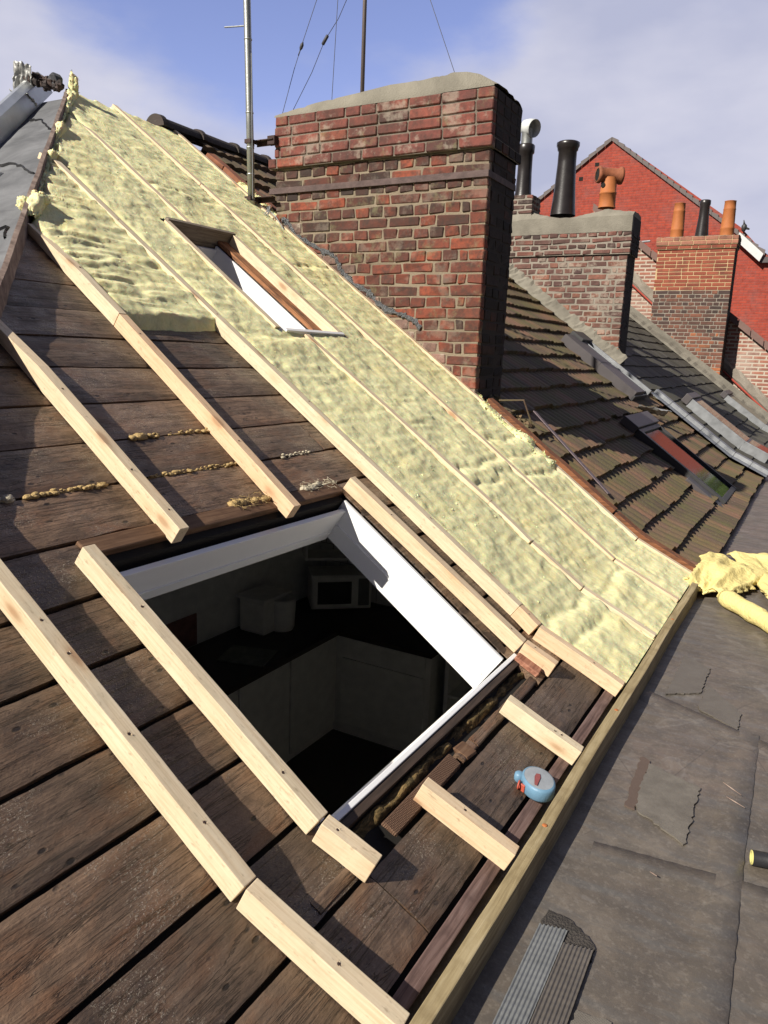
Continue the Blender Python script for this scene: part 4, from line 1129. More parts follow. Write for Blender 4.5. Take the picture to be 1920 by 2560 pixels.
# brown rotten boards and rusty bar along the verge
def prism_along(pts, w, h0, h1, mat, name, label, cat, nrm=1):
    mb = MB(); rows = []
    for x, y in pts: rows.append([P(x, y - w / 2, h0), P(x, y + w / 2, h0), P(x, y + w / 2, h1), P(x, y - w / 2, h1)])
    mb.grid(rows, .5, closed_v=True); n = len(rows)
    mb.f += [(0, 1, 2, 3), tuple((n - 1) * 4 + q for q in (3, 2, 1, 0))]; mb.r += [.5, .5]
    o = mb.build(name, mat, bevel=.003); return tag(o, label, cat)
prism_along([(-1.83 + .85 * k / 12, 4.535 + random.uniform(-.008, .008)) for k in range(13)], .075, -.10, .012, M['brownboard'], 'verge_board', 'rotten rust brown verge board from the chimney foot down the slope', 'board')
prism_along([(-.972 + .50 * k / 8 if abs(-.972 + .50 * k / 8 - KX) > .01 else KX, 4.545) for k in range(9)], .075, -.12, .004, M['brownboard'], 'verge_board', 'lower rotten brown verge board ending above the yellow wool', 'board')
mb = MB(); a_, b_ = P(-1.68, 4.93, .03), P(-1.07, 4.72, .0)
d_ = (b_ - a_).normalized(); s1 = Vector((0, 1, 0)); s1 = (s1 - d_ * s1.dot(d_)).normalized(); n_ = d_.cross(s1)
mb.add([a_ - s1 * .016, a_ + s1 * .016, b_ + s1 * .02, b_ - s1 * .02, a_ - s1 * .016 + n_ * .006, a_ + s1 * .016 + n_ * .006, b_ + s1 * .02 + n_ * .006, b_ - s1 * .02 + n_ * .006], [(0, 1, 2, 3), (7, 6, 5, 4), (0, 4, 5, 1), (1, 5, 6, 2), (2, 6, 7, 3), (3, 7, 4, 0)])
o = mb.build('iron_bar', m_simple('rusty_flat_bar', (.17, .13, .14), .7, .2, .4, 60, .8)); tag(o, 'rusty flat iron bar lying on the mossy tiles', 'bar')
# debris pile at chimney foot (shaded)
mb = MB()
for k in range(40): mb.blob(P(random.uniform(-1.95, -1.6), random.uniform(4.6, 4.8), random.uniform(-.07, -.02)), random.uniform(.015, .04), n=6, nz=.35)
mb.tube([P(-1.80, 4.60, .02), P(-1.70, 4.62, .12), P(-1.60, 4.66, .03)], .006, 6)
o = mb.build('rubble_pile', M['tile']); tag(o, 'mossy rubble heaped in the shade at the big chimney foot', 'rubble')

# near roof window
def window(name, x0, x1, y0, y1, label, lift=.0, fw=.06, apron=.18, hood=.16):
    w = empty(name, tuple(P((x0 + x1) / 2, (y0 + y1) / 2, 0)), label, 'window')
    Lw = (x1 - x0) / CA
    Fm = frame(x0, y0, lift)
    W_ = y1 - y0
    mb = MB(); mb.box(fw * .8, Lw - fw * .8, fw, W_ - fw * .55, .004, .010); mb.build('glass', M['glass'], w, M=Fm)
    mb = MB(); mb.box(0, Lw, 0, fw, -.05, .035); mb.box(0, Lw, W_ - fw * .55, W_, -.05, .03); mb.box(0, fw * .8, fw, W_ - fw * .55, -.05, .032); mb.box(Lw - fw * .8, Lw, fw, W_ - fw * .55, -.05, .026)
    mb.build('frame', M['frame_dk'], w, M=Fm, bevel=.004)
    mb = MB(); mb.box(-hood, -.004, -.04, W_ + .02, -.02, .055); mb.build('hood', M['frame_gr'], w, M=Fm, bevel=.006)
    mb = MB(); mb.box(Lw * .62, Lw + apron, -.16, -.004, -.03, .012); mb.build('flashing', M['frame_gr'], w, M=Fm, bevel=.004)
    return w
window('roof_window', -1.37, -.60, 6.82, 7.72, 'dark framed roof window reflecting sky, low on the mossy tiles')
# broken bright zinc scraps above it
crumple('zinc_scrap', tuple(P(-1.50, 8.05, .03)), .34, .18, M['foil'], 'torn bright zinc scraps above the low roof window', 'flashing', (1.3, .3, .3), .05, 30)
# upper window box
w = empty('roof_window', tuple(P(-2.0, 8.5, 0)), 'long grey clad roof window box higher up below the pale chimney', 'window')
Fm = frame(-2.50, 8.12, 0); Lw = .98
mb = MB(); mb.box(0, Lw, 0, .42, -.03, .07); mb.box(Lw * .50, Lw * .504, -.003, .43, -.03, .074); mb.build('cladding', M['frame_gr'], w, M=Fm, bevel=.006)
mb = MB(); mb.box(.12, Lw - .03, .44, .62, -.03, .05); mb.build('glass', M['glass'], w, M=Fm)
mb = MB(); mb.box(.08, Lw + .02, .62, .66, -.03, .085); mb.box(.10, Lw, .425, .44, -.03, .078); mb.build('frame', M['frame_lt'], w, M=Fm, bevel=.003)
mb = MB(); mb.box(-.04, .12, .30, .70, -.03, .10); mb.box(Lw, Lw + .02, .0, .62, -.06, .03); mb.build('hood', M['frame_dk'], w, M=Fm, bevel=.005)
# stepped pale flashing along the party line
mb = MB()
for k in range(7):
    x0 = -1.72 + k * .185; x1 = x0 + .195
    x1 = min(x1, -.42)
    if x0 < KX < x1:
        pr = [(x0, 0), (KX, 0), (x1, 0)]
    else: pr = [(x0, 0), (x1, 0)]
    rows = [[P(x if abs(x - KX) > 1e-6 else KX, 9.12, .004 + .010), P(x, 9.14, .022), P(x, 9.28, .02), P(x, 9.30, .06), P(x, 9.42, .06), P(x, 9.42, -.05)] for x, _ in pr]
    mb.grid(rows, random.random())
    mb.add([rows[-1][q] for q in range(6)], [(0, 1, 2, 3, 4, 5)])
o = mb.build('party_flashing', M['frame_lt']); tag(o, 'stepped pale metal flashing down the far edge of the mossy tiles', 'flashing')

# ------------------------------------------------------------------ second chimney
c2 = empty('chimney_stack', (-3.0, 9.6, -1), 'pale pink brick chimney smeared with mortar, carrying black and orange pots', 'chimney')
X0, X1, Y0, Y1 = -3.82, -2.205, 9.45, 9.86
mp_, mdk, msd = MB(), MB(), MB()
def r2f(x, z): return ('p', min(1, max(0, random.gauss(.28 + .45 * max(0, (1.0 - z)) + .1 * (x + 3), .2))))
def r2d(x, z): return ('d', random.random())
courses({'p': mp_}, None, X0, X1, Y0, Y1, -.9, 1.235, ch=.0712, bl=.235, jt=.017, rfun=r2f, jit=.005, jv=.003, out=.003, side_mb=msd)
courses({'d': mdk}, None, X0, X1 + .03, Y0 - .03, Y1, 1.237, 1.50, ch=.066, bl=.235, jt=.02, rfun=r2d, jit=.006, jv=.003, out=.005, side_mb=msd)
msd.build('side_brickwork', M['b_soot_shade'], c2)
mb = MB(); mb.box(X1 - .03, X1 + .001, Y0 + .05, Y1 + .001, -1.6, 1.24); mb.box(X1 - .03, X1 + .029, Y0 + .03, Y1 + .001, 1.241, 1.66); mb.build('soot_shade_core', M['soot_shade'], c2)
mp_.build('brickwork', M['b_pink'], c2); mdk.build('corbel_brickwork', M['b_dark2'], c2)
M['mort_pale'] = m_mortar('pale_mortar', (.21, .185, .15), (.31, .275, .23))
mb = MB(); mb.box(X0, X1 - .002, Y0 + .001, Y1, -1.6, 1.24); mb.box(X0, X1 + .028, Y0 - .028, Y1, 1.24, 1.50); mb.build('mortar_core', M['mort_pale'], c2)
mb = MB(); rows = []
for k in range(70):
    x = X0 + (X1 + .028 - X0) * k / 69; row = []
    bump_ = .05 * math.exp(-((x + 2.47) / .14) ** 2) + .12 * math.exp(-((x + 3.6) / .22) ** 2) - .03 * math.exp(-((x + 3.02) / .16) ** 2)
    for i in range(13):
        v_ = i / 12; y = Y0 - .036 + (Y1 - Y0 + .05) * v_
        z = 1.70 + bump_ + .02 * math.sin(math.pi * v_) + (float(fbm(np.float64(x * 9), np.float64(y * 9), 6.)) - .5) * .05
        if i == 1: y = Y0 - .036; z = 1.668 + (float(vnoise(x * 8, 0., 1.)) - .5) * .02
        if i in (0, 12): z = 1.49
        row.append((x, y, z))
    rows.append(row)
mb.grid(rows, .5); b = len(mb.v); mb.add([rows[-1][i] for i in range(13)], [tuple(range(13))])
mb.build('cement_cap', M['cement'], c2, smooth=False)
ms = MB(); courses(ms, None, -3.80, -3.42, Y0 + .0, Y1 - .1, 1.74, 1.98, ch=.06, bl=.2, jt=.02, jit=.006, pat='stretcher'); ms.build('pot_base_bricks', M['b_dark2'], c2)
mb = MB(); mb.box(-3.80, -3.422, Y0 + .003, Y1 - .1, 1.60, 1.97); mb.build('mortar_core', M['mort_pale'], c2)
PG = 'chimney pots on the pale pink stack'
def pot(c, prof, mat, label, group, n=24):
    mb = MB(); mb.lathe(c, prof, n); o = mb.build('chimney_pot', mat, smooth=True)
    return tag(o, label, 'chimney pot', group)
YP = 9.66
pA = pot((-3.625, YP, 1.97), [(.115, 0), (.10, .08), (.09, .3), (.088, .52), (.105, .54), (.108, .62), (.095, .635), (.08, .635), (.08, .3)], M['potblack'], 'black chimney pot with a pale metal cowl, behind the big chimney edge', PG)
mb = MB(); mb.lathe((-3.625, YP, 2.60), [(.07, 0), (.07, .17), (.075, .18)], 16); mb.build('cowl_neck', M['galv'], pA, smooth=True)
mb = MB(); cq = Vector((-3.60, YP, 2.80)); ax = Vector((.8, -.35, -.25)).normalized()
mb.lathe(cq - ax * .10, [(.01, 0), (.085, .02), (.10, .09), (.105, .19)], 18, axis=ax); o = mb.build('cowl_hood', m_simple('pale_cowl_metal', (.6, .62, .6), .6, .1), pA, smooth=True)
s_ = o.modifiers.new('s', 'SOLIDIFY'); s_.thickness = .004
pot((-3.09, YP, 1.74), [(.155, 0), (.142, .12), (.125, .35), (.112, .6), (.110, .74), (.122, .75), (.127, .78), (.138, .80), (.138, .835), (.12, .845), (.10, .84), (.095, .4)], M['potblack'], 'tall black tapered chimney pot in the middle of the pale stack', PG, 28)
pC = pot((-2.555, YP, 1.80), [(.105, 0), (.098, .02), (.093, .15), (.100, .155), (.100, .175), (.092, .18), (.090, .34)], M['potred'], 'orange clay pot with a sideways opening on the pale stack', PG)
ax = Vector((.80, .55, .0)).normalized(); cc_ = Vector((-2.555, YP, 2.17))
mb = MB(); mb.lathe(cc_ - ax * .15, [(.070, .0), (.092, .0), (.098, .03), (.082, .05), (.080, .25), (.098, .27), (.098, .30), (.070, .30), (.066, .02)], 22, axis=ax); mb.build('side_hood', M['potold'], pC, smooth=True)
mb = MB(); mb.lathe(cc_ - ax * .145, [(.0001, 0), (.070, .0)], 22, axis=ax); mb.build('flue_hole', M['void'], pC)
mb = MB(); mb.lathe((-2.60, YP - .090, 2.05), [(.0001, .0), (.03, .0)], 14, axis=Vector((-.4, -1, 0)).normalized()); 
mb.build('flue_hole', M['void'], pC)
# mortar fillet where the mossy roof meets the pale stack
mb = MB(); rows = []
for k in range(60):
    x = -4.0 + 1.85 * k / 59; j = random.uniform(-.02, .02)
    rows.append([P(x, 9.36, -.02), P(x, 9.37 + j * .4, .02), P(x, 9.41 + j * .3, .07 + j), P(x, 9.455, .12 + j)])
mb.grid(rows, .5); o = mb.build('mortar_fillet', M['cement'], smooth=False); tag(o, 'thick cement fillet along the foot of the pale pink chimney', 'flashing')

# ------------------------------------------------------------------ second roof and beyond
nh2 = empty('tiled_house', (-2.5, 12, -1.2), 'dark flat tiled roof between the pale stack and the orange topped stack', 'roof')
def sk2(y, x): return False
tiles('tile_covering', 9.46, 15.7, -4.33, -.42, .235, M['tile2'], nh2, period=.30, amp=.006, dy=.05, step=.018, tw=.3, seed=5, lift=-.05)
mb = MB(); mb.box(-4.3, -.45, 9.4, 15.9, -8, -1.5); mb.build('wall', M['building'], nh2)
mb = MB(); rows = []
for k in range(60):
    x = -4.3 + 3.6 * k / 59; j = random.uniform(-.015, .015)
    rows.append([P(x, 15.55, -.03), P(x, 15.6, .0 + j), P(x, 15.75 + j, .04 + j), P(x, 15.9, .12)])
mb.grid(rows, .5); o = mb.build('mortar_fillet', M['cement']); tag(o, 'mossy cement fillet along the foot of the orange topped chimney', 'flashing')
GL = 'long grey window boxes on the dark tiled roof'
def longbox(x0, x1, y0, y1, h, label, mat=M['frame_gr'], glass=True, cat='window', grp=None):
    w = empty('roof_window', tuple(P(x0, y0, 0)), label, cat, grp)
    for (a_, b_, low) in ([(x0, min(x1, KX), False)] + ([(KX, x1, True)] if x1 > KX else [])):
        L_ = (b_ - a_) / (CB if low else CA); Fm = frame(a_, y0, 0, low)
        mb = MB(); mb.box(0, L_, 0, y1 - y0, -.04, h); mb.build('cladding', mat, w, M=Fm, bevel=.006)
        if glass:
            mb = MB(); mb.box(.05, L_, .10, y1 - y0 - .08, h, h + .004); mb.build('glass', M['glass'], w, M=Fm)
        mb = MB(); mb.box(0, L_, -.03, .0, -.04, h + .015); mb.build('rail', M['frame_lt'], w, M=Fm, bevel=.004)
    mb = MB(); mb.box(-.10, 0.0, -.04, y1 - y0 + .02, -.02, h + .03); mb.build('hood', M['frame_gr'], w, M=frame(x0, y0, 0), bevel=.008)
longbox(-1.50, -.50, 10.55, 11.25, .07, 'grey window box low on the dark roof, nearer one', grp=GL)
longbox(-1.45, -.46, 14.3, 15.1, .05, 'grey window box low on the dark roof, farther one', grp=GL)
# third chimney
c3 = empty('chimney_stack', (-2.4, 16.1, -1), 'tall chimney with new orange brick over old brown brick and three pots', 'chimney')
X0, X1, Y0, Y1 = -3.14, -1.765, 15.9, 16.34
m1, m2, m3, msd = MB(), MB(), MB(), MB()
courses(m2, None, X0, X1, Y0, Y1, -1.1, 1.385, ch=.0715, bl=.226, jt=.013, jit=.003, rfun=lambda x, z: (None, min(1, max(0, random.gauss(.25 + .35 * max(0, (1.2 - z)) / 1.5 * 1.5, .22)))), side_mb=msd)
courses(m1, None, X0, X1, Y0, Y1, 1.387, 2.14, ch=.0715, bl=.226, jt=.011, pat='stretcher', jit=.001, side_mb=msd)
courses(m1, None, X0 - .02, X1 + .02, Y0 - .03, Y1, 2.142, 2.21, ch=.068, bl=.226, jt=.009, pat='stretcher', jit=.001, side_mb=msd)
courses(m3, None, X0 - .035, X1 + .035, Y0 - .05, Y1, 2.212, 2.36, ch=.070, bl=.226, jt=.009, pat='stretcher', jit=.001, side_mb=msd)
msd.build('side_brickwork', M['b_soot_shade'], c3)
mb = MB(); mb.box(X1 - .03, X1 + .001, Y0 + .05, Y1 + .001, -1.6, 2.139); mb.build('soot_shade_core', M['soot_shade'], c3)
m2.build('old_brickwork', M['b_mix'], c3); m1.build('new_brickwork', M['b_org'], c3)
M['b_orgd'] = m_brick('dusty_orange_brick', [(0.0, (.24, .11, .075)), (1.0, (.34, .15, .10))], dirtamt=.2); m3.build('corbel_brickwork', M['b_orgd'], c3)
M['mort_y'] = m_mortar('sandy_mortar', (.42, .31, .17), (.5, .38, .22))
mb = MB(); mb.box(X0, X1 - .002, Y0 + .001, Y1, -1.6, 1.386); mb.build('mortar_core', M['mort_pale'], c3)
mb = MB(); mb.box(X0, X1 - .002, Y0 + .001, Y1, 1.386, 2.14); mb.box(X0 - .018, X1 + .018, Y0 - .028, Y1, 2.14, 2.21); mb.box(X0 - .033, X1 + .033, Y0 - .048, Y1, 2.21, 2.358); mb.build('mortar_core', M['mort_y'], c3)
mb = MB(); rows = []
for k in range(30):
    x = X0 - .03 + (X1 - X0 + .06) * k / 29
    rows.append([(x, Y0 - .04 + .5 * i / 8, 2.357 + .03 * math.sin(math.pi * i / 8) + random.uniform(0, .008)) for i in range(9)])
mb.grid(rows, .5); mb.build('cement_cap', M['cement'], c3)
PG3 = 'chimney pots on the orange topped stack'
TP = [(.125, 0), (.122, .14), (.127, .15), (.119, .17), (.108, .48), (.112, .49), (.104, .51), (.100, .63), (.106, .635), (.09, .64), (.08, .3)]
pot((-2.86, 16.1, 2.37), TP, M['potred'], 'orange tapered pot on the left of the farthest stack', PG3)
pot((-2.41, 16.1, 2.37), [(.125, 0), (.115, .12), (.095, .35), (.088, .55), (.10, .60), (.10, .66), (.085, .67), (.07, .3)], M['potblack'], 'black flared pot between two orange pots on the farthest stack', PG3)
pot((-1.97, 16.1, 2.36), TP, M['potred'], 'orange tapered pot on the right of the farthest stack', PG3)

# party wall behind the third chimney
pw = empty('party_wall', (-2, 16.4, -1), 'pinkish brick party wall with brown coping tiles right of the farthest stack', 'wall')
mb = MB()
def pz(x): return .40 + .755 * (-1.0 - x)
Yp = 16.42
mb.add([(-4.6, Yp, pz(-4.6)), (-.45, Yp, pz(-.45)), (-.45, Yp, -6), (-4.6, Yp, -6), (-4.6, Yp + .25, pz(-4.6)), (-.45, Yp + .25, pz(-.45)), (-.45, Yp + .25, -6), (-4.6, Yp + .25, -6)], [(3, 2, 1, 0), (4, 5, 6, 7), (0, 1, 5, 4), (1, 2, 6, 5), (0, 4, 7, 3)])
def m_wallbrick(name, c1, c2, mort, bw=.23, rh=.072, ms=.012, smear=.5, dirt=.3, rot=True, smearc=(.42, .36, .30)):
    t = NT(name); c = t.n('ShaderNodeTexCoord'); s = t.n('ShaderNodeSeparateXYZ'); t.l(c.outputs['Object'], s.inputs[0])
    cb = t.n('ShaderNodeCombineXYZ'); t.l(s.outputs['X'], cb.inputs[0]); t.l(s.outputs['Z'], cb.inputs[1]); 
    b = t.n('ShaderNodeTexBrick'); t.l(cb.outputs[0], b.inputs['Vector']); b.inputs['Scale'].default_value = 1; b.inputs['Brick Width'].default_value = bw; b.inputs['Row Height'].default_value = rh; b.inputs['Mortar Size'].default_value = ms
    b.inputs['Color1'].default_value = (*c1, 1); b.inputs['Color2'].default_value = (*c2, 1); b.inputs['Mortar'].default_value = (*mort, 1); b.inputs['Mortar Smooth'].default_value = .3
    v = t.coord('Object'); n = t.noise(v, 9, 6, .65); n2 = t.noise(v, 1.3, 6, .65)
    col = t.mix(t.math('MULTIPLY', t.ramp(n, [(.45, 0.0), (.68, 1.0)]), dirt), b.outputs['Color'], tuple(x * .35 for x in c1))
    col = t.mix(t.math('MULTIPLY', t.ramp(n2, [(.50, 0.0), (.62, 1.0)]), smear), col, smearc)
    return t.fin(col, .85, t.bump(t.math('SUBTRACT', t.math('MULTIPLY', n, .4), b.outputs['Fac']), .6, .012), 0, .25)
M['w_pink'] = m_wallbrick('pink_wall_brick', (.32, .13, .09), (.20, .09, .07), (.42, .36, .29), ms=.016)
mb.build('brick_face', M['w_pink'], pw)
mb = MB()
for k in range(17):
    x0 = -4.6 + k * .25; x1 = x0 + .235
    if -3.2 < x0 < -1.9: continue
    mb.add([(x0, Yp - .09, pz(x0) - .10), (x1, Yp - .09, pz(x1) - .10), (x1, Yp - .07, pz(x1) + .045), (x0, Yp - .07, pz(x0) + .045), (x0, Yp + .30, pz(x0) + .03), (x1, Yp + .30, pz(x1) + .03)], [(0, 1, 2, 3), (3, 2, 5, 4)])
o = mb.build('coping', m_simple('brown_coping_tile', (.15, .09, .075), .8), pw)
mb = MB(); rows = []
for k in range(40):
    x = -4.4 + 4.0 * k / 39; j = random.uniform(-.02, .02); z = -.20 + .86 * (-1.45 - x)
    rows.append([(x, Yp - .01, z + .10 + j), (x, Yp - .07 + j * .3, z + .02), (x, Yp - .06, z - .10 + j), (x, Yp - .01, z - .17)])
mb.grid(rows, .5); mb.build('mortar_band', M['mort_pale'], pw)
mb = MB(); mb.tube([(-4.4, Yp - .06, -.24 - .12 + .86 * (4.4 - 1.45)), (-.5, Yp - .06, -.24 - .12 - .86 * (.95))], .018, 6); mb.build('red_edging', m_simple('red_paint', (.35, .06, .04), .6), pw)
nh3 = empty('tiled_house', (-2.5, 16, -1.2), 'strip of dark tiled roof in front of the pink party wall', 'roof')
tiles('tile_covering', 15.72, 16.42, -4.33, -.42, .235, M['tile2'], nh3, period=.30, amp=.006, dy=.05, step=.018, tw=.3, seed=9, lift=-.055)

# what the low roof window mirrors: a tree and a house off to the right of the view
th = empty('brick_house', (.5, 36, -8), 'red brick house beyond the right frame edge, mirrored in the low roof window', 'house')
mb = MB(); mb.box(-.6, 1.6, 36, 44, -8.9, 8); mb.build('wall', m_simple('red_render', (.30, .07, .05), .8), th)
mb = MB(); mb.add([(-.7, 35.8, 8), (1.8, 35.8, 8), (.6, 35.8, 9.5), (-.7, 44.2, 8), (1.8, 44.2, 8), (.6, 44.2, 9.5)], [(0, 1, 2), (3, 5, 4), (1, 4, 5, 2), (0, 2, 5, 3)]); mb.build('roof', M['ridge'], th)
tt_ = empty('tree', (4.4, 34, -9), 'leafy green tree beyond the right frame edge, mirrored in the low roof window', 'tree')
mb = MB(); mb.tube([(4.4, 34, -9), (4.4, 34, -2), (4.5, 34, 2)], [.35, .28, .12], 10)
for q in range(9):
    an = q * .7; z0 = -2 + q * .7; mb.tube([(4.4, 34, z0 - 2), (4.4 + 1.2 * math.cos(an), 34 + 1.2 * math.sin(an), z0 - .4), (4.4 + 2.6 * math.cos(an), 34 + 2.6 * math.sin(an), z0 + 1)], [.12, .07, .02], 6)
mb.build('trunk', M['hipboard'], tt_)
mb = MB()
for q in range(9000):
    d = Vector((random.gauss(0, 1), random.gauss(0, 1), random.gauss(0, 1))).normalized(); rr = random.random() ** .4 * (2.4 + 1.0 * float(vnoise(d.x * 3, d.y * 3, d.z * 3)))
    c = Vector((4.4, 34, 2.5)) + Vector((d.x, d.y, d.z * 1.7)) * rr; a = Vector((random.gauss(0, 1), random.gauss(0, 1), random.gauss(0, 1))).normalized() * .22; b = a.orthogonal().normalized() * .12
    mb.add([c - a, c + b, c + a, c - b], [(0, 1, 2, 3)])
mb.build('crown', m_simple('tree_leaves', (.12, .19, .03), .7, 0, .5, 2), tt_, recalc=False)

# red gable house
gh = empty('gable_house', (-6, 24, -6), 'tall bright red brick gable house rising behind the chimneys', 'house')
M['w_red'] = m_wallbrick('painted_red_brick', (.34, .058, .034), (.26, .048, .034), (.26, .075, .058), ms=.008, smear=.35, dirt=.55, smearc=(.20, .095, .085))
t = NT('painted_red_brick_patchy')
GY = 24
outline = [(-12, 2.2), (-8.48, 4.86), (-6.43, 6.37), (-6.28, 6.38), (-4.92, 5.42), (-3.6, 4.48), (-2.61, 3.78), (-1.95, 3.10), (-.4, 1.9), (-.4, -7), (-12, -7)]
mb = MB(); mb.add([(x, GY, z) for x, z in outline], [tuple(reversed(range(len(outline))))]); 
mb.add([(-12, GY + 7, 2.2), (-6.35, GY + 7, 6.37), (-.4, GY + 7, 1.9), (-.4, GY + 7, -7), (-12, GY + 7, -7)], [(0, 1, 2, 3, 4)])
mb.add([(-.4, GY, 1.9), (-.4, GY + 7, 1.9), (-.4, GY + 7, -7), (-.4, GY, -7)], [(0, 1, 2, 3)])
mb.build('gable_wall', M['w_red'], gh, recalc=False)
mb = MB()
for (x0, z0), (x1, z1) in (((-12, 2.25), (-6.36, 6.42)), ((-6.36, 6.42), (-.4, 1.95))):
    mb.add([(x0, GY - .02, z0), (x1, GY - .02, z1), (x1, GY + 7, z1), (x0, GY + 7, z0)], [(0, 1, 2, 3)])
mb.build('roof', M['ridge'], gh, recalc=False)
mb = MB()
def run(x0, z0, x1, z1, n):
    for k in range(n):
        a_ = k / n; b_ = (k + .97) / n; xa, za, xb_, zb_ = x0 + (x1 - x0) * a_, z0 + (z1 - z0) * a_, x0 + (x1 - x0) * b_, z0 + (z1 - z0) * b_
        up_ = .02 if x1 > x0 else .0
        mb.add([(xa, GY - .07, za - .10), (xb_, GY - .07, zb_ - .10), (xb_, GY - .07, zb_ + .0), (xa, GY - .07, za + .045), (xa, GY + .1, za + .045), (xb_, GY + .1, zb_)], [(0, 1, 2, 3), (3, 2, 5, 4)])
run(-12, 2.26, -6.36, 6.43, 26); run(-1.9, 3.10, -6.36, 6.43, 24)
mb.build('verge_tiles', m_simple('grey_verge_tile', (.13, .11, .105), .8), gh)
mb = MB()
def slab(x0, z0, x1, z1, w):
    mb.add([(x0, GY - .25, z0), (x1, GY - .25, z1), (x1 - .08, GY - .25, z1 - w), (x0 - .08, GY - .25, z0 - w), (x0, GY + .1, z0), (x1, GY + .1, z1), (x1 - .08, GY + .1, z1 - w), (x0 - .08, GY + .1, z0 - w)], [(3, 2, 1, 0), (0, 1, 5, 4), (1, 2, 6, 5), (2, 3, 7, 6), (3, 0, 4, 7)])
slab(-2.58, 3.60, -1.92, 3.02, .20)
mb.build('pale_barge_board', m_simple('pale_board', (.55, .56, .55), .6), gh)
mb = MB(); mb.box(-1.98, -.4, GY - .15, GY + .2, 2.80, 2.95); mb.build('parapet_cap', M['frame_gr'], gh)
for c_ in ((-6.75, 5.72), (-7.2, 5.35)):
    mb = MB(); mb.box(c_[0] - .06, c_[0] + .06, GY - .01, GY - .004, c_[1] - .05, c_[1] + .05); mb.build('vent_hole', M['void'], gh)
# dark vent / bird on the verge
mb = MB(); c_ = Vector((-2.50, GY - .1, 3.74)); mb.blob(c_, .09, n=8, sq=(.8, .8, 1.2), nz=.1); mb.tube([c_ + Vector((0, 0, .05)), c_ + Vector((-.03, 0, .20))], [.04, .01], 6); mb.tube([c_, c_ + Vector((.14, 0, -.05))], [.05, .02], 6)
o = mb.build('roof_vent', M['frame_dk'], smooth=True); tag(o, 'small dark vent at the lower end of the red gable verge', 'vent')
mb = MB(); mb.tube([(-5.8, 23.6, 3.35), (-5.4, 23.6, 3.40), (-4.9, 23.6, 3.43)], .03, 6); o = mb.build('aerial_rod', M['frame_lt']); tag(o, 'pale little rod seen against the red gable behind the orange pot', 'rod')

# ------------------------------------------------------------------ things on the flat roof
def sheet_patch(name, poly, z, mat, label, cat='patch', grp='repair patches on the flat felt roof', ribs=None, rag=.0042, th=.0007):
    """irregular flat sheet: boundary resampled & ragged"""
    out = []
    for (a, b), (c, d) in zip(poly, poly[1:] + poly[:1]):
        L_ = math.hypot(c - a, d - b); n = max(2, int(L_ / .012))
        for k in range(n): out.append((a + (c - a) * k / n + random.uniform(-rag, rag), b + (d - b) * k / n + random.uniform(-rag, rag)))
    mb = MB(); n = len(out)
    mb.add([(x, y, z + th) for x, y in out], [tuple(range(n))]); mb.grid([[(x, y, z + th) for x, y in out], [(x, y, z - .004) for x, y in out]], .5, closed_v=True)
    o = mb.build(name, mat); return tag(o, label, cat, grp)
def m_meshpatch(name, a, b, sx=90, sy=90, rot=.5):
    t = NT(name); v = t.coord('Object', (1, 1, 1), (0, 0, rot))
    w = t.n('ShaderNodeTexWave', wave_type='BANDS', bands_direction='X'); w.inputs['Scale'].default_value = sx; w.inputs['Distortion'].default_value = 1.2; t.l(v, w.inputs['Vector'])
    w2 = t.n('ShaderNodeTexWave', wave_type='BANDS', bands_direction='Y'); w2.inputs['Scale'].default_value = sy; w2.inputs['Distortion'].default_value = 1.2; t.l(v, w2.inputs['Vector'])
    n = t.noise(v, 14, 6, .65)
    h = t.math('MAXIMUM', w.outputs['Fac'], w2.outputs['Fac']); g_ = t.noise(v, 60, 4, .7)
    col = t.mix(t.math('MULTIPLY', t.ramp(n, [(.3, .2), (.7, 1.0)]), t.math('ADD', t.math('MULTIPLY', h, .35), t.math('MULTIPLY', g_, .65))), a, b)
    return t.fin(col, .55, t.bump(t.math('ADD', t.math('MULTIPLY', h, .3), g_), .4, .003), 0, .4)
M['net'] = m_meshpatch('netted_bitumen', (.085, .074, .060), (.20, .18, .15), 70, 70, .55)
M['net2'] = m_meshpatch('grey_netted_bitumen', (.085, .073, .060), (.145, .130, .112), 80, 80, .55)
FT = FZ + .0035
sheet_patch('felt_patch', [(-.315, 2.30), (-.16, 2.24), (-.155, 2.04), (-.155, 1.93), (-.295, 2.02), (-.31, 2.1)], FT, M['net'], 'pale netted patch with a torn dark edge on the flat roof')
sheet_patch('felt_patch', [(-.345, 2.33), (-.315, 2.32), (-.300, 2.02), (-.33, 2.03)], FT - .001, m_simple('red_brown_felt', (.095, .066, .052), .8), 'narrow reddish strip along the torn edge of the pale netted patch', rag=.004)
sheet_patch('felt_patch', [(-.365, 3.32), (-.25, 3.22), (-.25, 2.95), (-.365, 2.86)], FT, M['net2'], 'grey patch near the eave board in front of the yellow wool')
sheet_patch('felt_patch', [(-.24, 3.05), (-.10, 2.85), (-.10, 2.70), (-.24, 2.80)], FT, M['net2'], 'second grey patch, right of the one near the eave board')
sheet_patch('felt_patch', [(-.385, 1.505), (-.325, 1.50), (-.265, 1.455), (-.255, 1.405), (-.32, 1.415), (-.385, 1.452)], FT, m_simple('scorched_felt', (.055, .047, .04), .8, 0, .6, 30, 1.0, .01), 'dark scorched flap at the top of the ribbed sheet')
sheet_patch('felt_patch', [(-.252, 1.27), (-.19, 1.28), (-.13, 1.20), (-.05, 1.05), (-.25, .98), (-.255, 1.1)], FT - .001, M['net'], 'netted patch at the bottom edge right of the ribbed sheet')
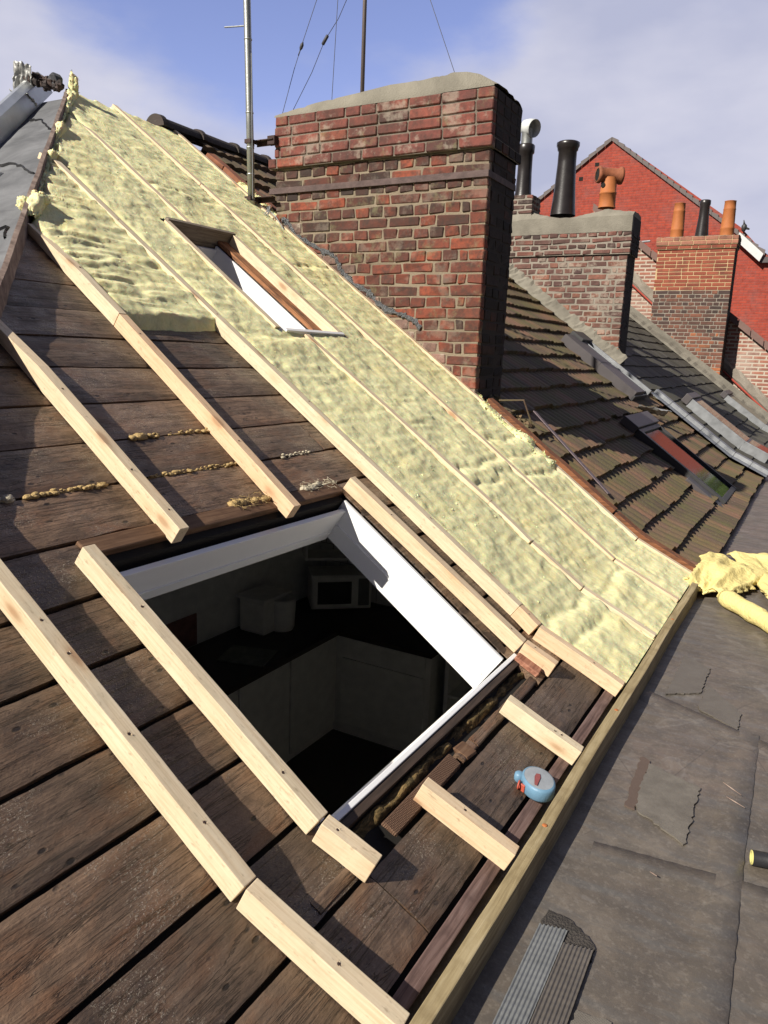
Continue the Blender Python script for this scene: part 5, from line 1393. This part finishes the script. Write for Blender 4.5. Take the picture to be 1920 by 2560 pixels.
# seams of the felt
for zz, (pl, lab) in enumerate((([(-.42, 2.85), (0.05, 2.63), (1.0, 2.25)], 'felt seam crossing the flat roof above the netted patch'), ([(-.36, 1.81), (0.05, 1.86), (1.0, 1.95)], 'felt seam crossing the flat roof near the black pipe'), ([(-.035, 2.7), (-.02, 2.0), (.0, 1.4), (.02, .8)], 'long felt seam running parallel to the eave'))):
    zt_ = .0030 + .0008 * zz
    mb = MB(); rows = []
    for (a, b), (c, d) in zip(pl, pl[1:]):
        for k in range(30):
            t_ = k / 30; x, y = a + (c - a) * t_, b + (d - b) * t_; dd = Vector((c - a, d - b, 0)).normalized(); nn = Vector((-dd.y, dd.x, 0)); j = random.uniform(-.0015, .0015)
            rows.append([Vector((x, y, FZ - .002)) + nn * (.006 + j), Vector((x, y, FZ + zt_)) + nn * (.003 + j), Vector((x, y, FZ + zt_)) - nn * .05, Vector((x, y, FZ - .004)) - nn * .09])
    mb.grid(rows, .5); o = mb.build('felt_seam', M['felt'], smooth=True); tag(o, lab, 'seam', 'lapped seams of the roofing felt')
# ribbed sheet, two strips
def ribbed(x0a, x0b, x1a, x1b, y0, y1, mat, label):
    mb = MB(); rows = []; nxr = 120
    for k in range(90):
        t_ = k / 89; y = y0 + (y1 - y0) * t_; xa = x0a + (x1a - x0a) * t_; xb = x0b + (x1b - x0b) * t_
        rows.append([(xa + (xb - xa) * i / nxr, y + .015 * (i / nxr), FZ + .008 + .0018 * math.sin(i / nxr * (xb - xa) / .0085 * 2 * math.pi) + .0012 * max(0, math.sin(y * 2 * math.pi / .02))) for i in range(nxr + 1)])
    mb.grid(rows, .5); o = mb.build('ribbed_sheet', mat, smooth=True); return tag(o, label, 'sheet', 'ribbed sheets lying on the flat roof')
ribbed(-.385, -.325, -.372, -.315, 1.445, .95, m_simple('glazed_ribbed_plastic', (.20, .205, .20), .28, .2, .25, 14, .3, .004, .8), 'shiny grey ribbed sheet strip next to the eave board shadow')
ribbed(-.323, -.262, -.312, -.250, 1.420, .95, m_simple('brown_ribbed_plastic', (.12, .105, .09), .4, .1, .25, 14, .3, .004, .6), 'dull brown ribbed sheet strip, right half of the pair')
# black pipe off-cut with a yellow lined end
pp = MB(); a_ = Vector((.002, 1.945, FZ + .018)); b_ = Vector((.30, 2.02, FZ + .018))
pp.tube([a_, b_], .019, 16, caps=False); o = pp.build('pipe_offcut', M['black'], smooth=True); tag(o, 'black pipe end lined with yellow at the right frame edge', 'pipe')
s_ = o.modifiers.new('s', 'SOLIDIFY'); s_.thickness = .003
mb = MB(); mb.tube([a_ + Vector((-.003, 0, 0)), a_ + Vector((.02, .005, 0))], .0175, 16, caps=False); q = mb.build('lining', m_simple('yellow_lining', (.5, .46, .16), .8), o, smooth=True); s_ = q.modifiers.new('s', 'SOLIDIFY'); s_.thickness = .004
# twigs and crumbs of wood
for k, (x, y, l_, an) in enumerate(((-.075, 2.27, .035, .4), (-.06, 2.20, .03, .3), (-.02, 1.13, .012, .2), (-.10, 3.9, .02, 1.0), (-.2, 1.75, .01, .2))):
    mb = MB(); d = Vector((math.cos(an), -math.sin(an) * 2, 0)).normalized() * l_; c = Vector((x, y, FZ + .013)); mb.tube([c - d, c, c + d], [.0012, .002, .001], 5)
    o = mb.build('wood_splinter', M['hipboard']); tag(o, ['thin splinter right of the netted patch, upper one', 'thin splinter right of the netted patch, lower one', 'tiny pale chip near the bottom right corner', 'pale chip on the flat roof near the yellow roll', 'tiny chip on the felt below the netted patch'][k], 'splinter', 'splinters on the flat roof')
# loose wool: crumpled blanket + roll
def blanket(name, pts, label, seed, thick=.010, n=90):
    """bilinear patch of 4 corners with folds"""
    mb = MB(); rows = []
    c00, c10, c11, c01 = [Vector(p) for p in pts]
    for i in range(n):
        row = []
        for k in range(n):
            u_, v_ = i / (n - 1), k / (n - 1)
            p = c00 * (1 - u_) * (1 - v_) + c10 * u_ * (1 - v_) + c11 * u_ * v_ + c01 * (1 - u_) * v_
            p.z += (float(fbm(u_ * 3, v_ * 2, seed, 3)) - .45) * .12 + (float(fbm(u_ * 12, v_ * 12, seed + 2, 2)) - .5) * .010
            e = min(u_, 1 - u_, v_, 1 - v_); p.z -= .03 * (1 - min(1, e / .06))
            p.x += (float(vnoise(u_ * 14, v_ * 14, seed)) - .5) * .05 * (e < .03); p.y += (float(vnoise(u_ * 12 + 5, v_ * 12, seed)) - .5) * .10 * (e < .03)
            row.append(p)
        rows.append(row)
    mb.grid(rows, .5); o = mb.build(name, M['wool_y2'], smooth=True, recalc=False); s_ = o.modifiers.new('s', 'SOLIDIFY'); s_.thickness = thick; s_.offset = -1
    return tag(o, label, 'insulation', 'loose glass wool on the flat roof')
blanket('wool_blanket', [(-.51, 4.27, -1.125), (-.29, 4.20, -1.155), (-.10, 4.80, -1.14), (-.49, 4.95, -1.12)], 'crumpled yellow wool blanket draped off the eave corner', 21.)
blanket('wool_blanket', [(-.40, 5.30, -1.16), (-.12, 4.35, -1.16), (.25, 4.0, -1.17), (.10, 5.2, -1.16)], 'flat yellow wool blanket lying farther back on the flat roof', 27.)
mb = MB(); a_ = Vector((-.30, 4.17, FZ + .046)); b_ = Vector((.25, 3.43, FZ + .046)); rows = []
path = [a_.lerp(b_, k / 40) + Vector((0, 0, random.uniform(-.002, .002))) for k in range(41)]
mb.tube(path, [.044 + .003 * math.sin(k * .7) + random.uniform(-.002, .002) for k in range(41)], 26)
o = mb.build('wool_roll', M['wool_y2'], smooth=True); tag(o, 'rolled length of yellow wool at the right edge on the flat roof', 'insulation', 'loose glass wool on the flat roof')

# ------------------------------------------------------------------ blue tape case
tp = empty('tape_case', tuple(P(-.545, 1.875, DH)), 'scuffed blue round tape measure case with red parts, leaning on the eave board', 'tape measure')
ax = Vector((.10, -.10, 1)).normalized(); q = ax.to_track_quat('Z', 'Y'); C0 = Vector((-.542, 1.883, -1.172))
Mt = Matrix.Translation(C0) @ q.to_matrix().to_4x4()
mb = MB()
def outl(an):
    r = .047
    return Vector((r * math.cos(an) * .95, r * math.sin(an) * 1.18, 0))
ring = [outl(2 * math.pi * k / 40) for k in range(40)]
lev = [(.72, -.004), (.93, -.002), (1.0, .004), (1.01, .02), (1.0, .031), (.95, .036), (.86, .038)]
mb.grid([[p * s_ + Vector((0, 0, z)) for p in ring] for s_, z in lev], .5, closed_v=True)
mb.f.append(tuple(range(40))); mb.r.append(.5)
mb.build('case', M['tape_blue'], tp, smooth=True, M=Mt)
mb = MB(); mb.grid([[p * s_ + Vector((0, 0, z)) for p in ring] for s_, z in ((.87, .0375), (.5, .0395), (.01, .040))], .5, closed_v=True); mb.build('face_plate', M['tape_grey'], tp, smooth=True, M=Mt)
mb = MB(); R_ = Matrix.Rotation(.95, 4, 'Z'); 
mb.add([R_ @ Vector(v) for v in ((-.030, -.004, .0402), (-.028, .004, .0402), (.004, .0095, .0408), (.018, .007, .0405), (.020, -.003, .0405), (.004, -.007, .0408), (-.030, -.004, .0425), (-.028, .004, .0425), (.004, .0095, .043), (.018, .007, .0425), (.020, -.003, .0425), (.004, -.007, .043))], [(6, 7, 8, 9, 10, 11), (0, 6, 7, 1), (1, 7, 8, 2), (2, 8, 9, 3), (3, 9, 10, 4), (4, 10, 11, 5), (5, 11, 6, 0)][0:7])
mb.build('rewind_handle', m_simple('worn_red', (.22, .06, .055), .5), tp, M=Mt @ Matrix.Translation((-.006, -.004, 0)))
mb = MB(); mb.lathe((0, 0, 0), [(.0001, .034), (.008, .034), (.013, .030), (.014, .02), (.013, .004), (.008, 0)], 16); mb.build('mouth_lug', M['tape_blue'], tp, smooth=True, M=Mt @ Matrix.Translation((-.041, .036, .0)))
mb = MB(); pts_ = [Vector((.011 * math.cos(2 * math.pi * k / 14), .0, .011 * math.sin(2 * math.pi * k / 14))) for k in range(15)]; mb.tube(pts_, .0028, 6); mb.build('ring_pull', M['red'], tp, smooth=True, M=Mt @ Matrix.Translation((-.056, .004, .020)) @ Matrix.Rotation(.9, 4, 'Z'))
mb = MB(); mb.cbox(-.003, .003, -.010, .010, .004, .026, .001); mb.build('end_hook', M['red'], tp, M=Mt @ Matrix.Translation((-.049, -.002, .0)) @ Matrix.Rotation(.5, 4, 'Z'))

# ------------------------------------------------------------------ kitchen below the opening
KF = -2.98; KC = -2.10
M['kwall'] = m_wallbrick('white_wall_tiles', (.7, .7, .66), (.66, .66, .62), (.4, .39, .37), bw=.15, rh=.15, ms=.004, smear=0, dirt=.1)
M['kplain'] = m_simple('painted_interior', (.84, .82, .76), .8)
M['kfloor'] = m_simple('dark_floor', (.07, .055, .045), .6)
M['cabw'] = m_simple('cream_cabinet', (.8, .79, .72), .5, bump=.03)
M['worktop'] = m_simple('dark_worktop', (.06, .045, .035), .4, 0, .6, 60)
quadmesh('kitchen_floor', [(-3.7, .9, KF), (-.6, .9, KF), (-.6, 5.4, KF), (-3.7, 5.4, KF)], M['kfloor'])['kind'] = 'structure'
kr = empty('kitchen_room', (-2, 3, KF), 'dim tiled kitchen walls seen down through the large opening', 'room')
def kw(name, y, mat):
    mb = MB(); a = [(-3.7, KF), (-.6, KF), (-.6, -1.36), (-.82, -1.22), (-3.7, .86)]
    n = 5; mb.add([(x, y, z) for x, z in a] + [(x, y + .04, z) for x, z in a], [(4, 3, 2, 1, 0), (5, 6, 7, 8, 9)]); mb.build(name, mat, kr, recalc=False)
mb = MB(); mb.box(-3.72, -3.66, .9, 5.4, KF, .8); mb.build('left_wall', m_simple('tiled_wall_plain', (.8, .8, .75), .4), kr)
kw('back_wall', 5.36, M['kwall'])
mb = MB(); mb.box(-.64, -.58, .9, 5.4, KF, -1.35); mb.build('right_wall', M['kplain'], kr)
kw('front_wall', .88, M['kplain'])
# sloped ceiling with holes for both linings
mb = MB()
for (x0, x1, y0, y1) in ((-3.7, -3.09, .9, 5.4), (-3.09, -2.34, .9, 3.07), (-3.09, -2.34, 3.478, 5.4), (-2.34, -1.49, .9, 5.4), (-1.49, -.812, .9, 1.27), (-1.49, -.812, 2.41, 5.4)):
    mb.add([P(x0, y0, -.24), P(x1 - 1e-4, y0, -.24), P(x1 - 1e-4, y1, -.24), P(x0, y1, -.24)], [(0, 1, 2, 3)])
mb.add([P(-.82, .9, -.24), (-.5, .9, -1.37), (-.5, 5.4, -1.37), P(-.82, 5.4, -.24)], [(0, 1, 2, 3)])
mb.build('ceiling', M['kplain'], kr, recalc=False)
cab = empty('kitchen_units', (-3.3, 3.5, KF), 'dark worktop over cream base units forming a corner in the dim kitchen', 'kitchen unit')
mb = MB(); mb.box(-3.66, -2.98, 1.2, 5.36, KC - .04, KC); mb.box(-2.98, -2.18, 4.63, 5.36, KC - .04, KC); mb.build('worktop', M['worktop'], cab, bevel=.004)
mb = MB(); mb.box(-3.66, -3.02, 1.2, 5.36, KF + .1, KC - .04); mb.box(-3.02, -2.20, 4.67, 5.36, KF + .1, KC - .04); mb.build('carcass', M['cabw'], cab)
mb = MB(); mb.box(-3.66, -3.06, 1.2, 5.36, KF, KF + .1); mb.box(-3.06, -2.24, 4.71, 5.36, KF, KF + .1); mb.build('plinth', M['kplain'], cab)
for k, (y0, y1) in enumerate(((3.0, 3.50), (3.51, 4.05), (4.06, 4.62))):
    mb = MB(); mb.box(-3.02, -3.0, y0, y1 - .008, KF + .1, KC - .05); mb.build('door', M['cabw'], cab, bevel=.003)
mb = MB(); mb.box(-2.96, -2.24, 4.65, 4.67, KF + .12, KC - .22); mb.build('door', M['cabw'], cab, bevel=.003)
mb = MB(); mb.box(-2.96, -2.24, 4.65, 4.67, KC - .212, KC - .05); mb.build('drawer_front', M['cabw'], cab, bevel=.003)
fg = empty('shelf_unit', (-2.0, 5, KF), 'pale open shelf unit right of the kitchen corner cupboard', 'shelf')
for x in (-2.10, -1.5):
    mb = MB(); mb.box(x, x + .03, 4.7, 5.3, KF, KC - .02); mb.build('side', M['cabw'], fg)
for z in (KF + .3, KF + .55, KC - .04):
    mb = MB(); mb.box(-2.07, -1.5, 4.7, 5.3, z, z + .02); mb.build('shelf', M['cabw'], fg)
mw = empty('microwave', (-3.3, 5.05, KC), 'pale microwave oven with a dark window in the kitchen corner', 'microwave')
Mm = Matrix.Translation((-3.32, 5.15, KC)) @ Matrix.Rotation(.72, 4, 'Z')
mb = MB(); mb.box(-.25, .25, -.15, .15, .01, .30); mb.build('body', M['cabw'], mw, M=Mm, bevel=.008)
mb = MB(); mb.box(-.24, .12, -.165, -.151, .02, .29); mb.build('door', M['cabw'], mw, M=Mm, bevel=.006)
mb = MB(); mb.cbox(-.20, .08, -.170, -.1655, .06, .25, .002); mb.build('window', M['black'], mw, M=Mm)
mb = MB(); mb.box(.14, .23, -.156, -.151, .04, .27); mb.build('control_panel', m_simple('grey_panel', (.2, .2, .19), .5), mw, M=Mm)
bn = empty('bread_bin', (-3.42, 4.55, KC), 'cream bin with an open top on the dim worktop', 'bin')
mb = MB(); mb.box(-3.60, -3.36, 4.20, 4.50, KC, KC + .26); mb.build('box', M['cabw'], bn, bevel=.02)
mb = MB(); mb.lathe((-3.36, 4.42, KC), [(.085, 0), (.095, .02), (.105, .24), (.10, .25), (.09, .24), (.085, .1)], 20); mb.build('jar', M['cabw'], bn, smooth=True)
mb = MB(); mb.box(-3.62, -3.34, 4.18, 4.52, KC + .262, KC + .285); mb.build('lid', M['cabw'], bn, bevel=.006)
mb = MB(); mb.box(-.17, .17, -.14, .14, 0, .008); o = mb.build('drainer_mat', m_meshpatch('patterned_mat', (.10, .10, .08), (.34, .34, .28), 20, 20, .4), M=Matrix.Translation((-3.22, 3.85, KC + .002)) @ Matrix.Rotation(.3, 4, 'Z')); tag(o, 'patterned mat lying on the dim kitchen worktop', 'mat')
mb = MB(); mb.box(-3.655, -3.645, 3.45, 3.80, KC + .01, KC + .24); o = mb.build('tray', m_simple('red_patterned_tray', (.25, .12, .10), .5, 0, .8, 9)); tag(o, 'dark tray leaning on the kitchen wall tiles', 'tray')
wc = empty('wall_cupboard', (-3.3, 5.2, KC + .6), 'pale shelf cupboard above the microwave', 'cupboard')
mb = MB(); mb.box(-.3, .3, -.12, .16, .42, .44); mb.box(-.3, -.28, -.12, .16, .44, .8); mb.build('frame', M['cabw'], wc, M=Mm)
